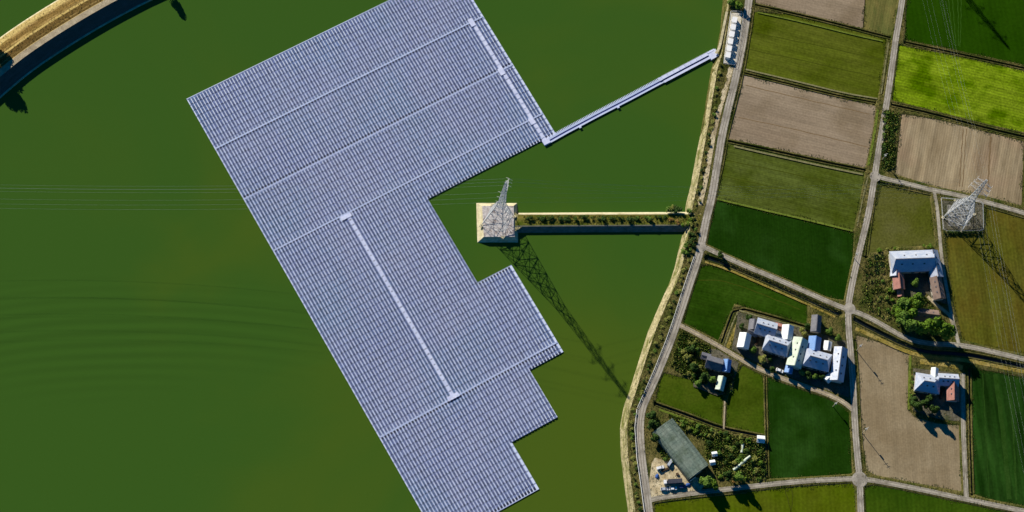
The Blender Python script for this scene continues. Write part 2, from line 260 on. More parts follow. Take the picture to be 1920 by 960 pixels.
FM = dict(
 tan=mat('bare_soil', S(132, 115, 93), S(147, 131, 108), .03, stretch=4, ang=YA, grain=.13, gscale=.9, stripe=.13, speriod=3.2, sang=XA, c3=S(120, 104, 80), c3scale=.05, c3w=.7),
 tan2=mat('bare_soil_pale', S(130, 114, 86), S(148, 133, 104), .06, grain=.13, gscale=.9, stripe=.08, speriod=2.6, sang=0, c3=S(122, 106, 78), c3scale=.06),
 tan3=mat('bare_soil_tilled', S(130, 114, 86), S(154, 138, 108), .05, stretch=.3, ang=YA, grain=.13, stripe=.22, speriod=2.8, sang=YA, c3=S(146, 118, 94), c3scale=.03),
 stubble=mat('weedy_stubble', S(84, 90, 44), S(112, 104, 56), .06, stretch=.3, grain=.22, stripe=.15, sang=YA),
 olive=mat('olive_crop', S(72, 84, 12), S(86, 92, 28), .05, stretch=4, ang=YA, grain=.2, gscale=.7, c3=S(60, 72, 4), c3scale=.04, c3w=.9, stripe=.16, speriod=3, sang=XA),
 olive2=mat('olive_crop_dry', S(66, 76, 18), S(88, 98, 44), .04, stretch=4, ang=YA, grain=.22, gscale=.7, stripe=.18, speriod=2.5, sang=XA, c3=S(60, 72, 10), c3scale=.05, c3w=.8),
 olive3=mat('olive_weeds', S(80, 82, 30), S(90, 90, 46), .06, grain=.25, gscale=.8, c3=S(72, 78, 18), c3scale=.05, c3w=.8),
 deep=mat('dark_rice', S(21, 48, 4), S(28, 55, 10), .05, stretch=2, ang=YA, grain=.16, gscale=.7, c3=S(40, 70, 22), c3scale=.035, c3w=.8, stripe=.1, speriod=3, sang=0),
 deep2=mat('dark_rice_tracks', S(20, 48, 8), S(36, 64, 20), .03, stretch=.12, grain=.16, gscale=.7, stripe=.42, speriod=11, sang=rad(4), sdist=1),
 deep3=mat('dark_rice_north', S(30, 60, 2), S(36, 65, 5), .03, grain=.12, gscale=.7, stripe=.1, speriod=6, sang=rad(5)),
 mid=mat('mid_grass', S(34, 60, 6), S(50, 74, 16), .05, grain=.2, gscale=.7, c3=S(28, 54, 4), c3scale=.04, stripe=.14, speriod=3, sang=XA),
 mid2=mat('mid_rice', S(32, 60, 6), S(56, 78, 12), .04, grain=.16, gscale=.7, stripe=.14, speriod=5, sang=0),
 grass=mat('mown_grass', S(56, 76, 10), S(70, 84, 18), .08, grain=.2, gscale=.8, c3=S(48, 64, 6), c3scale=.07, c3w=.8),
 grass2=mat('grass_field', S(72, 88, 6), S(80, 90, 16), .06, grain=.16, gscale=.7, stripe=.12, speriod=5, sang=0, c3=S(66, 72, 6), c3scale=.05),
 ochre=mat('ochre_weeds', S(84, 74, 22), S(88, 88, 30), .03, stretch=.35, grain=.2, gscale=.7, c3=S(76, 84, 20), c3scale=.03, stripe=.16, speriod=4, sang=rad(3)),
 lime=mat('lime_crop', S(92, 116, 6), S(118, 138, 26), .09, stretch=4, ang=YA, grain=.3, gscale=.8, c3=S(70, 96, 0), c3scale=.09, c3w=1., stripe=.3, speriod=3.4, sang=XA))

# ------------------------------------------------------------------ terrain height field
xs = np.r_[[2600, 1500, 900, 600, 450][::-1], np.arange(56, 330, .8)]; xs = np.sort(np.r_[xs, 340, 380]); ys = np.sort(np.r_[-2600, -1500, -800, -450, -280, -210, np.arange(-170, 190, .8), 230, 300, 460, 800, 1500, 2600])
GX, GY = np.meshgrid(xs, ys); Q = np.stack([GX.ravel(), GY.ravel()], 1)
def dist_poly(Q, L, signed=False):
    L = np.array(L, float); best = np.full(len(Q), 1e9); sg = np.ones(len(Q))
    for a, b in zip(L[:-1], L[1:]):
        ab = b-a; t = np.clip(((Q-a)@ab)/(ab@ab), 0, 1); d = Q-(a+t[:, None]*ab); dd = np.hypot(d[:, 0], d[:, 1])
        k = dd < best; best = np.where(k, dd, best)
        if signed: cr = ab[0]*(Q[:, 1]-a[1])-ab[1]*(Q[:, 0]-a[0]); sg = np.where(k, np.sign(cr), sg)
    return best*sg if signed else best
def inside(Q, poly):
    poly = np.array(poly); c = np.zeros(len(Q), bool); n = len(poly)
    for i in range(n):
        a, b = poly[i], poly[(i+1) % n]
        k = ((a[1] > Q[:, 1]) != (b[1] > Q[:, 1])) & (Q[:, 0] < (b[0]-a[0])*(Q[:, 1]-a[1])/(b[1]-a[1]+1e-12)+a[0]); c ^= k
    return c
far = np.array(list(crestW)); far[0] = far[0]+(far[0]-far[1])*20; far[-1] = far[-1]+(far[-1]-far[-2])*20
ds = dist_poly(Q, far, True)          # positive on the land side (east)
Z = np.where(ds > 0, LZ, LZ+ds*.85); Z = np.maximum(Z, -2.5)
Z += np.where(ds > .5, .07*np.sin(Q[:, 0]*1.7+3*np.sin(Q[:, 1]*.9))*np.sin(Q[:, 1]*1.3), 0)
fieldsW = []
DITCHES = [(w if w > 2 else w*.62, L) for w, L in DITCHES]
def grow(p, d):
    c = np.array(p); n = len(c); A = sum(c[i][0]*c[(i+1) % n][1]-c[(i+1) % n][0]*c[i][1] for i in range(n)); sg = 1 if A > 0 else -1; out = []
    for i in range(n):
        a, b, e = c[i-1], c[i], c[(i+1) % n]; u = (b-a)/np.linalg.norm(b-a); v = (e-b)/np.linalg.norm(e-b)
        n1 = np.array([u[1], -u[0]])*sg; n2 = np.array([v[1], -v[0]])*sg; k = n1+n2; k = k/max(.5, k@n1); out.append(tuple(b+k*d))
    return out
FZ = 2.45
for nm, mk, poly in FIELDS:
    pw = grow([P2(x, y, FZ) for x, y in poly], .75); fieldsW.append((nm, mk, pw))
    k = inside(Q, pw); e = dist_poly(Q, pw+[pw[0]]); Z = np.where(k, np.minimum(Z, LZ-np.minimum(e*.9, .8)), Z)
for w, L in DITCHES:
    e = dist_poly(Q, smooth([P2(x, y, LZ) for x, y in L], 1)); Z = np.minimum(Z, 1.2+np.maximum(0, e-w/2-.45)*3.5)
roadsW = {}
RZ = 3.0
for nm, (w, mk, L) in ROADS.items():
    c = resample(smooth([P2(x, y, RZ) for x, y in L], 2), max(12, len(L)*8)); roadsW[nm] = (w, mk, c)
    e = dist_poly(Q, c); Z = np.maximum(Z, RZ-.07-np.maximum(0, e-w/2-.7)*1.0) if w > 1 else Z
nx, ny = len(xs), len(ys); idx = np.arange(nx*ny).reshape(ny, nx)
fc = np.stack([idx[:-1, :-1], idx[:-1, 1:], idx[1:, 1:], idx[1:, :-1]], -1).reshape(-1, 4)
keep = Z.ravel()[fc].max(1) > -2.4; fc = fc[keep]
me = bpy.data.meshes.new('ground'); me.from_pydata(np.c_[Q, Z].tolist(), [], fc.tolist()); me.materials.append(MAT['verge'])
me.polygons.foreach_set('use_smooth', [True]*len(me.polygons))
tag_o = bpy.data.objects.new('ground', me); COL.objects.link(tag_o); tag(tag_o, kind='structure')
GRID = (xs, ys, Z.reshape(ny, nx))
def ground_z(x, y):
    i = int(np.clip(np.searchsorted(xs, x)-1, 0, nx-2)); j = int(np.clip(np.searchsorted(ys, y)-1, 0, ny-2)); return float(GRID[2][j:j+2, i:i+2].mean())
for nm, mk, pw in fieldsW:
    m = MB(); m.poly(pw, FZ); tag(m.build(nm, FM[mk]), kind='structure')
for k, (nm, (w, mk, c)) in enumerate(roadsW.items()):
    z = RZ+.004*(10-k); jit = np.zeros(len(c))
    a = offset_line(c, w/2); b = offset_line(c, -w/2)
    m = MB(); m.loft([[(x, y, z) for x, y in a], [(x, y, z) for x, y in b]]); tag(m.build(nm, MAT[mk], flip=True), kind='structure')
MAT['tyre_wear'] = mat('tyre_wear', S(118, 110, 96), S(142, 134, 118), .3, grain=.2)
for k, (nm, (w, mk, c)) in enumerate(roadsW.items()):
    if w < 2.4: continue
    for o_ in (-.75, .75):
        q = .18*np.sin(np.arange(len(c))*.6+o_); a = offset_line(c, o_+.22)+np.stack([q, 0*q], 1); b = offset_line(c, o_-.22)+np.stack([q, 0*q], 1); z = RZ+.004*(10-k)+.0025
        m = MB(); m.loft([[(x, y, z) for x, y in a], [(x, y, z) for x, y in b]]); tag(m.build('tyre_wear', MAT['tyre_wear'], flip=True), kind='structure')
# junction aprons
def disc(px, py, r, z, mk, nm, n=20, sq=1.):
    x, y = P2(px, py, RZ); m = MB(); m.poly([(x+r*math.cos(2*math.pi*i/n), y+sq*r*math.sin(2*math.pi*i/n)) for i in range(n)], z); tag(m.build(nm, MAT[mk]), kind='structure')
disc(1612, 899, 4.4, RZ+.048, 'asphalt', 'road_junction'); disc(1593, 579, 3.4, RZ+.048, 'asphalt', 'road_junction'); disc(1641, 331, 3.2, RZ+.048, 'asphalt', 'road_junction'); disc(1315, 463, 2.9, RZ+.052, 'asphalt', 'road_junction')
# ditches: two banks and a dark water strip each, shade put into its colour
for w, L in DITCHES:
    c = resample(smooth([P2(x, y, LZ) for x, y in L], 1), 60); k_ = np.arange(60); wb = .1*np.sin(k_*1.3)+.08*np.sin(k_*2.9)
    m = MB()
    for sg in (1, -1):
        a_ = offset_line(c, sg*(w/2+.95)); b_ = offset_line(c, sg*(w/2+.2)); d_ = offset_line(c, sg*(w/2-.08)); b_ = b_+np.stack([wb, wb*0], 1)
        rows = [[(x, y, LZ-.25) for x, y in a_], [(x, y, LZ+.05) for x, y in (a_*.7+b_*.3)], [(x, y, LZ+.06) for x, y in b_], [(x, y, 1.45) for x, y in d_]]
        m.loft(rows if sg < 0 else rows[::-1])
    tag(m.build('ditch_bank', MAT['verge']), kind='structure')
    m = MB(); m.loft([[(x, y, 1.6) for x, y in offset_line(c, w/2)], [(x, y, 1.6) for x, y in offset_line(c, -w/2)]])
    tag(m.build('ditch_water', MAT['ditch'], flip=True), kind='structure')
# revetment on the reservoir bank
ns = 160; a = resample(shoreW, ns); b = resample(crestW, ns)
m = MB(); lines = []
for t, dz in ((-.35, .1), (0, .12), (.5, .14), (1., .16), (1.02, -.3)):
    L = a*(1-t)+b*t; z = (LZ*t if t <= 1 else LZ)+dz; lines.append([(x, y, z) for x, y in L])
m.loft(lines); tag(m.build('bank_revetment', MAT['conc'], flip=True), kind='structure')
m = MB(); c = resample(crestW, ns); wv = .5*np.sin(np.arange(ns)*.9)+.4*np.sin(np.arange(ns)*2.3)

# dry path strip between the bank scrub and the road
m = MB(); c = resample(smooth([P2(x, y, LZ) for x, y in [(1372, 125), (1340, 240), (1330, 300), (1322, 345), (1312, 385)]], 2), 60); wv = .5*np.sin(np.arange(60)*.7)+.4*np.sin(np.arange(60)*1.9)
m.loft([[(x-1.2-w, y, LZ+.14) for (x, y), w in zip(c, wv)], [(x+1.3, y, LZ+.14) for x, y in c]]); tag(m.build('sand_path', MAT['sand']), kind='structure')

# ground patches (yards)
def patch(nm, mk, pts, z=LZ+.12):
    m = MB(); m.poly([P2(x, y, z) for x, y in pts], z); return tag(m.build(nm, MAT[mk]), kind='structure')
patch('yard', 'yard', [(1384, 585), (1450, 600), (1510, 617), (1590, 640), (1592, 745), (1540, 728), (1495, 712), (1440, 690), (1400, 670), (1372, 655)])
patch('yard', 'yard', [(1300, 652), (1345, 655), (1385, 680), (1372, 735), (1345, 742), (1300, 725)])
patch('yard', 'yard', [(1668, 472), (1755, 468), (1768, 520), (1775, 570), (1740, 560), (1690, 560), (1672, 520)])
patch('yard', 'yard', [(1712, 690), (1804, 700), (1803, 790), (1760, 786), (1712, 770)])
patch('yard', 'yard', [(1768, 376), (1842, 382), (1842, 432), (1768, 430)])
patch('gravel_pad', 'pale', [(1371, 24), (1392, 24), (1378, 122), (1357, 118)], LZ+.2)
patch('gravel_forecourt', 'sand', [(1222, 868), (1228, 858), (1260, 868), (1290, 892), (1330, 900), (1312, 921), (1235, 932), (1219, 938), (1214, 920), (1219, 890)], LZ+.16)
MAT['rubble'] = mat('grey_rubble', S(150, 146, 138), S(104, 102, 92), .9, grain=.3, gscale=1.3, c3=S(60, 62, 44), c3scale=.4, c3w=.9)
patch('gravel_pad', 'rubble', [(1776, 384), (1818, 386), (1820, 424), (1778, 424)], LZ+.16)

MAT['ochre_bank'] = mat('ochre_bank_grass', S(150, 130, 62), S(120, 110, 48), .3, grain=.3, c3=S(176, 156, 100), c3scale=.15)
MAT['lime_bank'] = mat('lime_bank_grass', S(112, 124, 48), S(88, 104, 36), .3, grain=.3)
MAT['pale_bund'] = mat('pale_bund', S(134, 128, 92), S(112, 110, 70), .4, grain=.25)
for wd, mk, L in [(.9, 'pale_bund', [(1398, 130), (1500, 154), (1580, 174), (1645, 185)]), (1., 'pale_bund', [(1376, 274), (1450, 291), (1540, 311), (1618, 327)]),
  (1.1, 'lime_bank', [(1345, 373), (1420, 391), (1500, 409), (1599, 433)]), (1.2, 'ochre_bank', [(1322, 491), (1360, 503), (1420, 529), (1500, 564), (1566, 594)]),
  (2.2, 'ochre_bank', [(1604, 616), (1640, 632), (1695, 658), (1740, 670), (1800, 674), (1830, 679), (1900, 693), (1990, 712)]), (1.3, 'lime_bank', [(1707, 668), (1705, 720), (1704, 768)]),
  (.8, 'pale_bund', [(1384, 584), (1370, 614), (1358, 650)]), (.8, 'pale_bund', [(1386, 582), (1420, 592), (1505, 615)]), (.8, 'lime_bank', [(1682, 88), (1676, 140), (1670, 188)]),
  (.7, 'pale_bund', [(1666, 80), (1660, 120), (1652, 176)]), (1.3, 'lime_bank', [(1646, 206), (1638, 260), (1628, 310)]), (.7, 'pale_bund', [(1628, 328), (1618, 370), (1607, 424)]),
  (.8, 'lime_bank', [(1420, 23), (1500, 40), (1600, 65), (1655, 77)]), (1.2, 'lime_bank', [(1236, 768), (1290, 787), (1345, 808)]), (2., 'ochre_bank', [(1390, 590), (1378, 620), (1364, 652)]), (3., 'ochre_bank', [(1725, 678), (1770, 682), (1805, 690)])]:
    c = resample(smooth([P2(x, y, LZ) for x, y in L], 1), 40); wob = .12*np.sin(np.arange(40)*1.7)
    m = MB(); m.loft([[(x, y, LZ+.1) for x, y in offset_line(c, wd/2)], [(x+q, y, LZ+.1) for (x, y), q in zip(offset_line(c, -wd/2), wob)]]); tag(m.build('bund_path', MAT[mk], flip=True), kind='structure')
# ------------------------------------------------------------------ dam in the north-west corner
def dam():
    low = smooth([P2(x, y, 5.8) for x, y in [(-260, 420), (-120, 262), (-40, 180), (20, 128), (62, 96), (130, 52), (205, 8), (300, -40), (460, -100), (640, -150)]], 2)
    c = resample(low, 90); prof = [(7.0, -.6, 0), (6.4, .25, 0), (0, 5.6, 0), (-.3, 5.8, 0), (-3.9, 5.8, 1), (-4.2, 5.7, 2), (-5.4, 5.68, 2), (-6.1, 5.66, 3), (-9., 5.6, 2), (-10.4, 5.0, 2), (-12., 4.35, 3), (-15.2, 2.8, 2), (-16.6, 2.25, 2), (-20.4, .5, 2), (-21.2, .1, 2), (-22.4, -.6, 3)]
    def strip(i0, i1, nm, mt, lab=None):
        m = MB(); m.loft([[(x, y, prof[i][1]) for x, y in offset_line(c, -prof[i][0])] for i in range(i0, i1+1)]); return tag(m.build(nm, mt, flip=False), kind='structure')
    strip(0, 3, 'dam_slope', mat('dam_slope_concrete', S(84, 86, 80), S(70, 74, 66), .2, grain=.25))  # concrete colour darkened to carry the shade of this slope
    strip(3, 4, 'dam_road', MAT['dirt'])
    dry = mat('dry_dam_grass', S(112, 90, 42), S(156, 132, 86), .12, stretch=10, ang=rad(33), grain=.25, gscale=1.2, c3=S(92, 76, 34), c3scale=.1, c3w=.8, stripe=.3, speriod=2.2, sang=rad(-57))
    brown = mat('brown_dam_grass', S(92, 72, 38), S(118, 96, 52), .12, stretch=10, ang=rad(33), grain=.35, gscale=1.2); pale = mat('pale_dam_grass', S(176, 156, 104), S(150, 130, 74), .12, stretch=10, ang=rad(33), grain=.3, gscale=1.2)
    for k, mt in enumerate((pale, brown, dry, brown, pale, dry, brown, dry, pale, MAT['conc2'])): strip(4+k, 5+k, 'dam_grass' if k < 9 else 'dam_kerb', mt)
    m = MB(); L1 = offset_line(c, -6.2); L2 = offset_line(c, -7.1); m.loft([[(x, y, .5) for x, y in L1], [(x, y, .5) for x, y in L2], [(x, y, -.5) for x, y in L2]]); tag(m.build('dam_toe', MAT['conc2']), kind='structure')
    return c
DAMC = dam()

# ------------------------------------------------------------------ floating solar farm
AL = rad(29.3); O3 = P(356, 194, .5); U = (math.cos(AL), math.sin(AL)); V = (math.sin(AL), -math.cos(AL))
def uv(u, v): return (O3[0]+U[0]*u+V[0]*v, O3[1]+U[1]*u+V[1]*v)
def panel_mat():
    m = mat('solar_glass', S(86, 100, 140), S(102, 111, 144), .04, rough=.3, grain=.38, gscale=.5, spec=.4, c3=S(84, 106, 140), c3scale=.025, c3w=.9); return m
PM = panel_mat(); FLOAT = mat('grey_float', S(186, 196, 218), S(200, 208, 226), .3, rough=.6, grain=.08); CROSS = mat('blue_grey_walkway_float', S(168, 180, 208), S(180, 190, 216), .3, rough=.6, grain=.08); WALK = mat('white_walkway_float', S(186, 192, 216), S(210, 214, 232), .3, rough=.6, grain=.08)
def deck_joints(m):
    n = m.node_tree; N = n.nodes; L = n.links; b = N['Principled BSDF']; src = b.inputs['Base Color'].links[0].from_socket
    g = N.new('ShaderNodeNewGeometry'); d = N.new('ShaderNodeVectorMath'); d.operation = 'DOT_PRODUCT'; d.inputs[1].default_value = (V[0], V[1], 0); L.new(g.outputs['Position'], d.inputs[0])
    v0 = O3[0]*V[0]+O3[1]*V[1]-3.2
    def M(op, a, bb):
        q = N.new('ShaderNodeMath'); q.operation = op
        for i, x in enumerate((a, bb)):
            if isinstance(x, (int, float)): q.inputs[i].default_value = x
            else: L.new(x, q.inputs[i])
        return q.outputs[0]
    f = M('FRACT', M('DIVIDE', M('SUBTRACT', d.outputs['Value'], v0+.0), 1.98*2), 0)
    k = M('LESS_THAN', f, .17)
    mx = N.new('ShaderNodeMixRGB'); mx.inputs[2].default_value = S(128, 138, 168); L.new(k, mx.inputs[0]); L.new(src, mx.inputs[1]); L.new(mx.outputs[0], b.inputs['Base Color']); return m
DECK = deck_joints(mat('jointed_deck_float', S(190, 200, 222), S(204, 212, 230), .3, rough=.6, grain=.08))
farm = thing('floating_solar_farm', 'huge stepped raft of blue grey solar panel rows floating on the green reservoir', 'solar farm', (O3[0], O3[1], 0))
off = (O3[0], O3[1], 0)
PITCH = 1.89; NR = 92
steps = [(-3.2, 115., 174.6), (115., 171.6, 90.4), (171.6, 229.6, 112.4), (229.6, 260.2, 90.6), (260.2, 289.6, 61.4)]
walks = [31.2, 65.8, 100.5, 222.8]; UA = 167.24; UB = 46.28
m = MB()
for v0, v1, ue in steps: m.prism([uv(-.4, v0-.3), uv(ue+.3, v0-.3), uv(ue+.3, v1+(.3 if v1 > 280 else -.3)), uv(-.4, v1+(.3 if v1 > 280 else -.3))], -.25, .42)
m.prism([uv(165.5, 114.7), uv(175, 114.7), uv(175, 117.6), uv(165.5, 117.6)], -.25, .42)
m.build('float_deck', DECK, farm, off)
# ragged cells let the dark water show between floats
PL = 1.98
FRAME = mat('dark_frame', S(44, 48, 66), S(54, 58, 78), .3, rough=.6, grain=.1)
def rowdone(m):
    o = m.build('panel_row', PM, farm, off); o.data.materials.append(FRAME)
    for p in o.data.polygons[:6]: p.material_index = 1
for i in range(NR):
    u0 = i*PITCH+.30; m = MB(); uc = u0+.62
    if abs(uc-UA) < 1.35: vranges = [(-3.2, 31)]
    else: vranges = []
    vmax = max([v1 for v0, v1, ue in steps if uc+.6 < ue] or [0])
    if not vmax: continue
    if not vranges: vranges = [(-3.2, vmax)]
    if 90.4 < uc < 112.4: vranges = [(-3.2, 115), (171.6, 229.6)]
    for r0, r1 in vranges:
        if m.v: rowdone(m); m = MB()
        q0, q1 = uv(uc, r0+.3), uv(uc, r1-.3); m.box(((q0[0]+q1[0])/2, (q0[1]+q1[1])/2, .545), (1.24, r1-r0-.6, .06), AL); m.rail = 6
        for k in range(int((r1+3.2)//PL)):
            v = -3.2+(k+.5)*PL
            if v-PL/2 < r0-.4: continue
            if any(abs(v-w) < 1.15 for w in walks if not (w > 200 and False)): continue
            if abs(uc-UB) < .8 and 101 < v < 222: continue
            if abs(uc-UA) < .8 and v > 31: continue
            v += .09 if k % 2 == 0 else -.09
            c = uv(uc, v); du = (.7, .6, .66, .72, .6)[i % 5]; h = PL/2-.16
            # panel tilted 8 degrees towards +u
            rz = AL; q = []
            for a_, b_, zz in ((-du, -h, .56), (du, -h, .72), (du, h, .72), (-du, h, .56)):
                q.append((c[0]+U[0]*a_+V[0]*b_, c[1]+U[1]*a_+V[1]*b_, zz+random.uniform(-.012, .012)))
            lo = [(x, y, z-.05) for x, y, z in q]
            m.add(q+lo, [(3, 2, 1, 0), (4, 5, 6, 7), (0, 1, 5, 4), (1, 2, 6, 5), (2, 3, 7, 6), (3, 0, 4, 7)])
    rowdone(m)
# narrow gaps of dark water between the float columns
for wv_, ue in ((31.2, 174.6), (65.8, 174.6), (100.5, 174.6), (222.8, 112.4)):
    m = MB(); n = int(ue/3)
    for k in range(n): m.box((*uv((k+.5)*ue/n, wv_), .55), (ue/n-.12, 1.0, .25), AL)
    m.build('cross_walkway', CROSS, farm, off)
for ua, v0, v1 in ((UA, 31.2, 117.2), (UB, 101.5, 222.)):
    m = MB(); n = int((v1-v0)/3.4)
    for k in range(n): m.box((*uv(ua+random.uniform(-.12, .12), v0+(k+.5)*(v1-v0)/n), .66), (2.0+random.uniform(-.25, .25), (v1-v0)/n-random.choice([.25, .4, .6]), .3), AL)
    m.build('main_walkway', WALK, farm, off)
for (u, v, wd, hh) in ((UA-.6, 31.6, 2.6, 5.2), (UA-.6, 66.6, 3.2, 4.6), (UA-.6, 101.6, 3., 4.4), (UB-1.2, 102.2, 6.4, 2.4), (UB, 222.2, 7., 2.6), (UA+.3, 116.5, 4.2, 3.2)):
    m = MB(); m.box((*uv(u, v), .8), (wd, hh, .5), AL); m.build('junction_float', WALK, farm, off)

# ------------------------------------------------------------------ floating cable bridge
bp_ = resample([P2(x, y, .6) for x, y in [(1019, 270), (1060, 247), (1120, 215), (1180, 184), (1240, 152), (1342, 98)]], 120)
br = thing('floating_bridge', 'long pale floating footbridge running from the solar raft corner to the bank', 'floating bridge', (*bp_[0], 0)); boff = (*bp_[0], 0)
def ribbon(c, o0, o1, z, zb=None):
    m = MB(); a_ = offset_line(c, o1); b_ = offset_line(c, o0); zb = z-.4 if zb is None else zb
    m.loft([[(x, y, zb) for x, y in a_], [(x, y, z) for x, y in a_], [(x, y, z) for x, y in b_], [(x, y, zb) for x, y in b_]]); return m
blueg = mat('blue_grey_cable_tray', S(74, 80, 140), S(92, 98, 150), .4, rough=.5, grain=.1)
ribbon(bp_, .4, 1.6, .75).build('walkway_deck', CROSS, br, boff, flip=True)
ribbon(bp_, -.5, .38, .5).build('cable_trough', blueg, br, boff, flip=True)
ribbon(bp_[:84], -1.5, -.55, .7).build('lower_deck', FLOAT, br, boff, flip=True)
ribbon(bp_[82:], -1.9, -.55, .9).build('landing_ramp', WALK, br, boff, flip=True)
ribbon(bp_[80:], .2, 2.3, 1.2).build('landing_deck', WALK, br, boff, flip=True)
m = MB()
tt = np.gradient(bp_, axis=0); tt /= np.linalg.norm(tt, axis=1)[:, None]
for k in range(3, 82, 1):
    x, y = bp_[k]; t = tt[k]; a_ = math.atan2(t[1], t[0]); m.box((x-t[1]*2.1, y+t[0]*2.1, .35), (.45, 1., .5), a_)
m.build('outrigger_floats', WALK, br, boff)
for k in (24, 50):
    m = MB(); m.box((bp_[k][0]+tt[k][1]*1.9, bp_[k][1]-tt[k][0]*1.9, .6), (1.4, .9, .9), math.atan2(tt[k][1], tt[k][0])); m.build('mooring_float', WALK, br, boff)
m = MB(); m.prism([P2(x, y, 1.6) for x, y in [(1326, 99), (1341, 91), (1348, 104), (1334, 112)]], -.5, 1.6); m.build('landing_platform', WALK, br, boff)
m = MB()
for k in range(82, 120, 4): m.tube((bp_[k][0]-tt[k][1]*2.2, bp_[k][1]+tt[k][0]*2.2, 1.2), (bp_[k][0]-tt[k][1]*2.2, bp_[k][1]+tt[k][0]*2.2, 2.2), .05)
for k in range(82, 118): m.tube((bp_[k][0]-tt[k][1]*2.2, bp_[k][1]+tt[k][0]*2.2, 2.2), (bp_[k+1][0]-tt[k+1][1]*2.2, bp_[k+1][1]+tt[k+1][0]*2.2, 2.2), .05)
m.build('handrail', MAT['steel'], br, boff)
# concrete access walk along the bank
c = resample(smooth([P2(x, y, 3.1) for x, y in [(1342, 100), (1349, 90), (1354, 66), (1359, 40), (1363, 22)]], 2), 30)
ribbon(c, -.7, .7, 3.15, 2.4).build('access_walk', MAT['conc2'], None, flip=True); tag(bpy.data.objects['access_walk'], kind='structure')

# ------------------------------------------------------------------ pylon island and causeway
def quadP(pts, z): return [P2(x, y, z) for x, y in pts]
topz = 3.0
basep = quadP([(891, 379), (971, 379), (973, 456), (893, 456)], 0); topp = quadP([(904, 386), (963, 386), (965, 444), (907, 444)], topz)
isl = thing('pylon_island', 'square concrete sided island of white gravel carrying the pylon in the water', 'concrete island', (*P2(932, 418), 0)); io = (*P2(932, 418), 0)
m = MB(); m.add([(x, y, -.6) for x, y in basep]+[(x, y, topz) for x, y in topp], [(i, (i+1) % 4, 4+(i+1) % 4, 4+i) for i in range(4)]); m.build('slope_facing', MAT['conc2'], isl, io, flip=True)
m = MB(); m.prism(topp, topz-.3, topz+.02); m.build('gravel_top', mat('white_gravel_top', S(204, 198, 192), S(170, 160, 154), .7, grain=.25, gscale=1.3, c3=S(116, 100, 92), c3scale=.35, c3w=.8), isl, io)
cw = thing('causeway', 'narrow straight grassy causeway with concrete sides joining the pylon island to shore', 'causeway', (*P2(1130, 418), 0)); co = (*P2(1130, 418), 0)
L0 = [(968, 404), (990, 400), (1100, 401), (1200, 400), (1300, 399)]
def lineat(pts, z, n=60): return [(x, y, z) for x, y in resample([P2(a_, b_, z) for a_, b_ in pts], n)]
nb_ = lineat([(972, 399), (1100, 398), (1315, 397)], -.3); nt_ = lineat([(972, 401), (1100, 401), (1315, 400)], 2.7)
st_ = lineat([(966, 425), (1100, 424), (1315, 423)], 2.7); sb_ = lineat([(966, 438), (1100, 437), (1315, 436)], -.3)
n2_ = lineat([(972, 402.5), (1100, 402.5), (1315, 401.5)], 2.8); s2_ = lineat([(966, 423), (1100, 422), (1315, 421)], 2.8)
m = MB(); m.loft([nb_, nt_, n2_]); m.build('north_facing', MAT['conc2'], cw, co, flip=True); m = MB(); m.loft([s2_, st_, sb_]); m.build('south_facing', mat('shade_toned_concrete', S(124, 122, 108), S(96, 98, 80), .3, grain=.25), cw, co, flip=True)  # south side's shade is put into its colour, darker than the north
cg = mat('causeway_grass', S(84, 88, 30), S(122, 112, 54), .2, stretch=4, grain=.3, gscale=1., c3=S(70, 84, 20), c3scale=.15, c3w=.8)
m = MB(); m.loft([n2_, s2_]); m.build('grass_top', cg, cw, co, flip=True)
m = MB()
m.prism(quadP([(965, 398), (973, 403), (984, 411), (984, 421), (972, 430), (964, 434)], 2.6), 0, 2.65); m.build('gravel_ramp', MAT['conc'], cw, co)

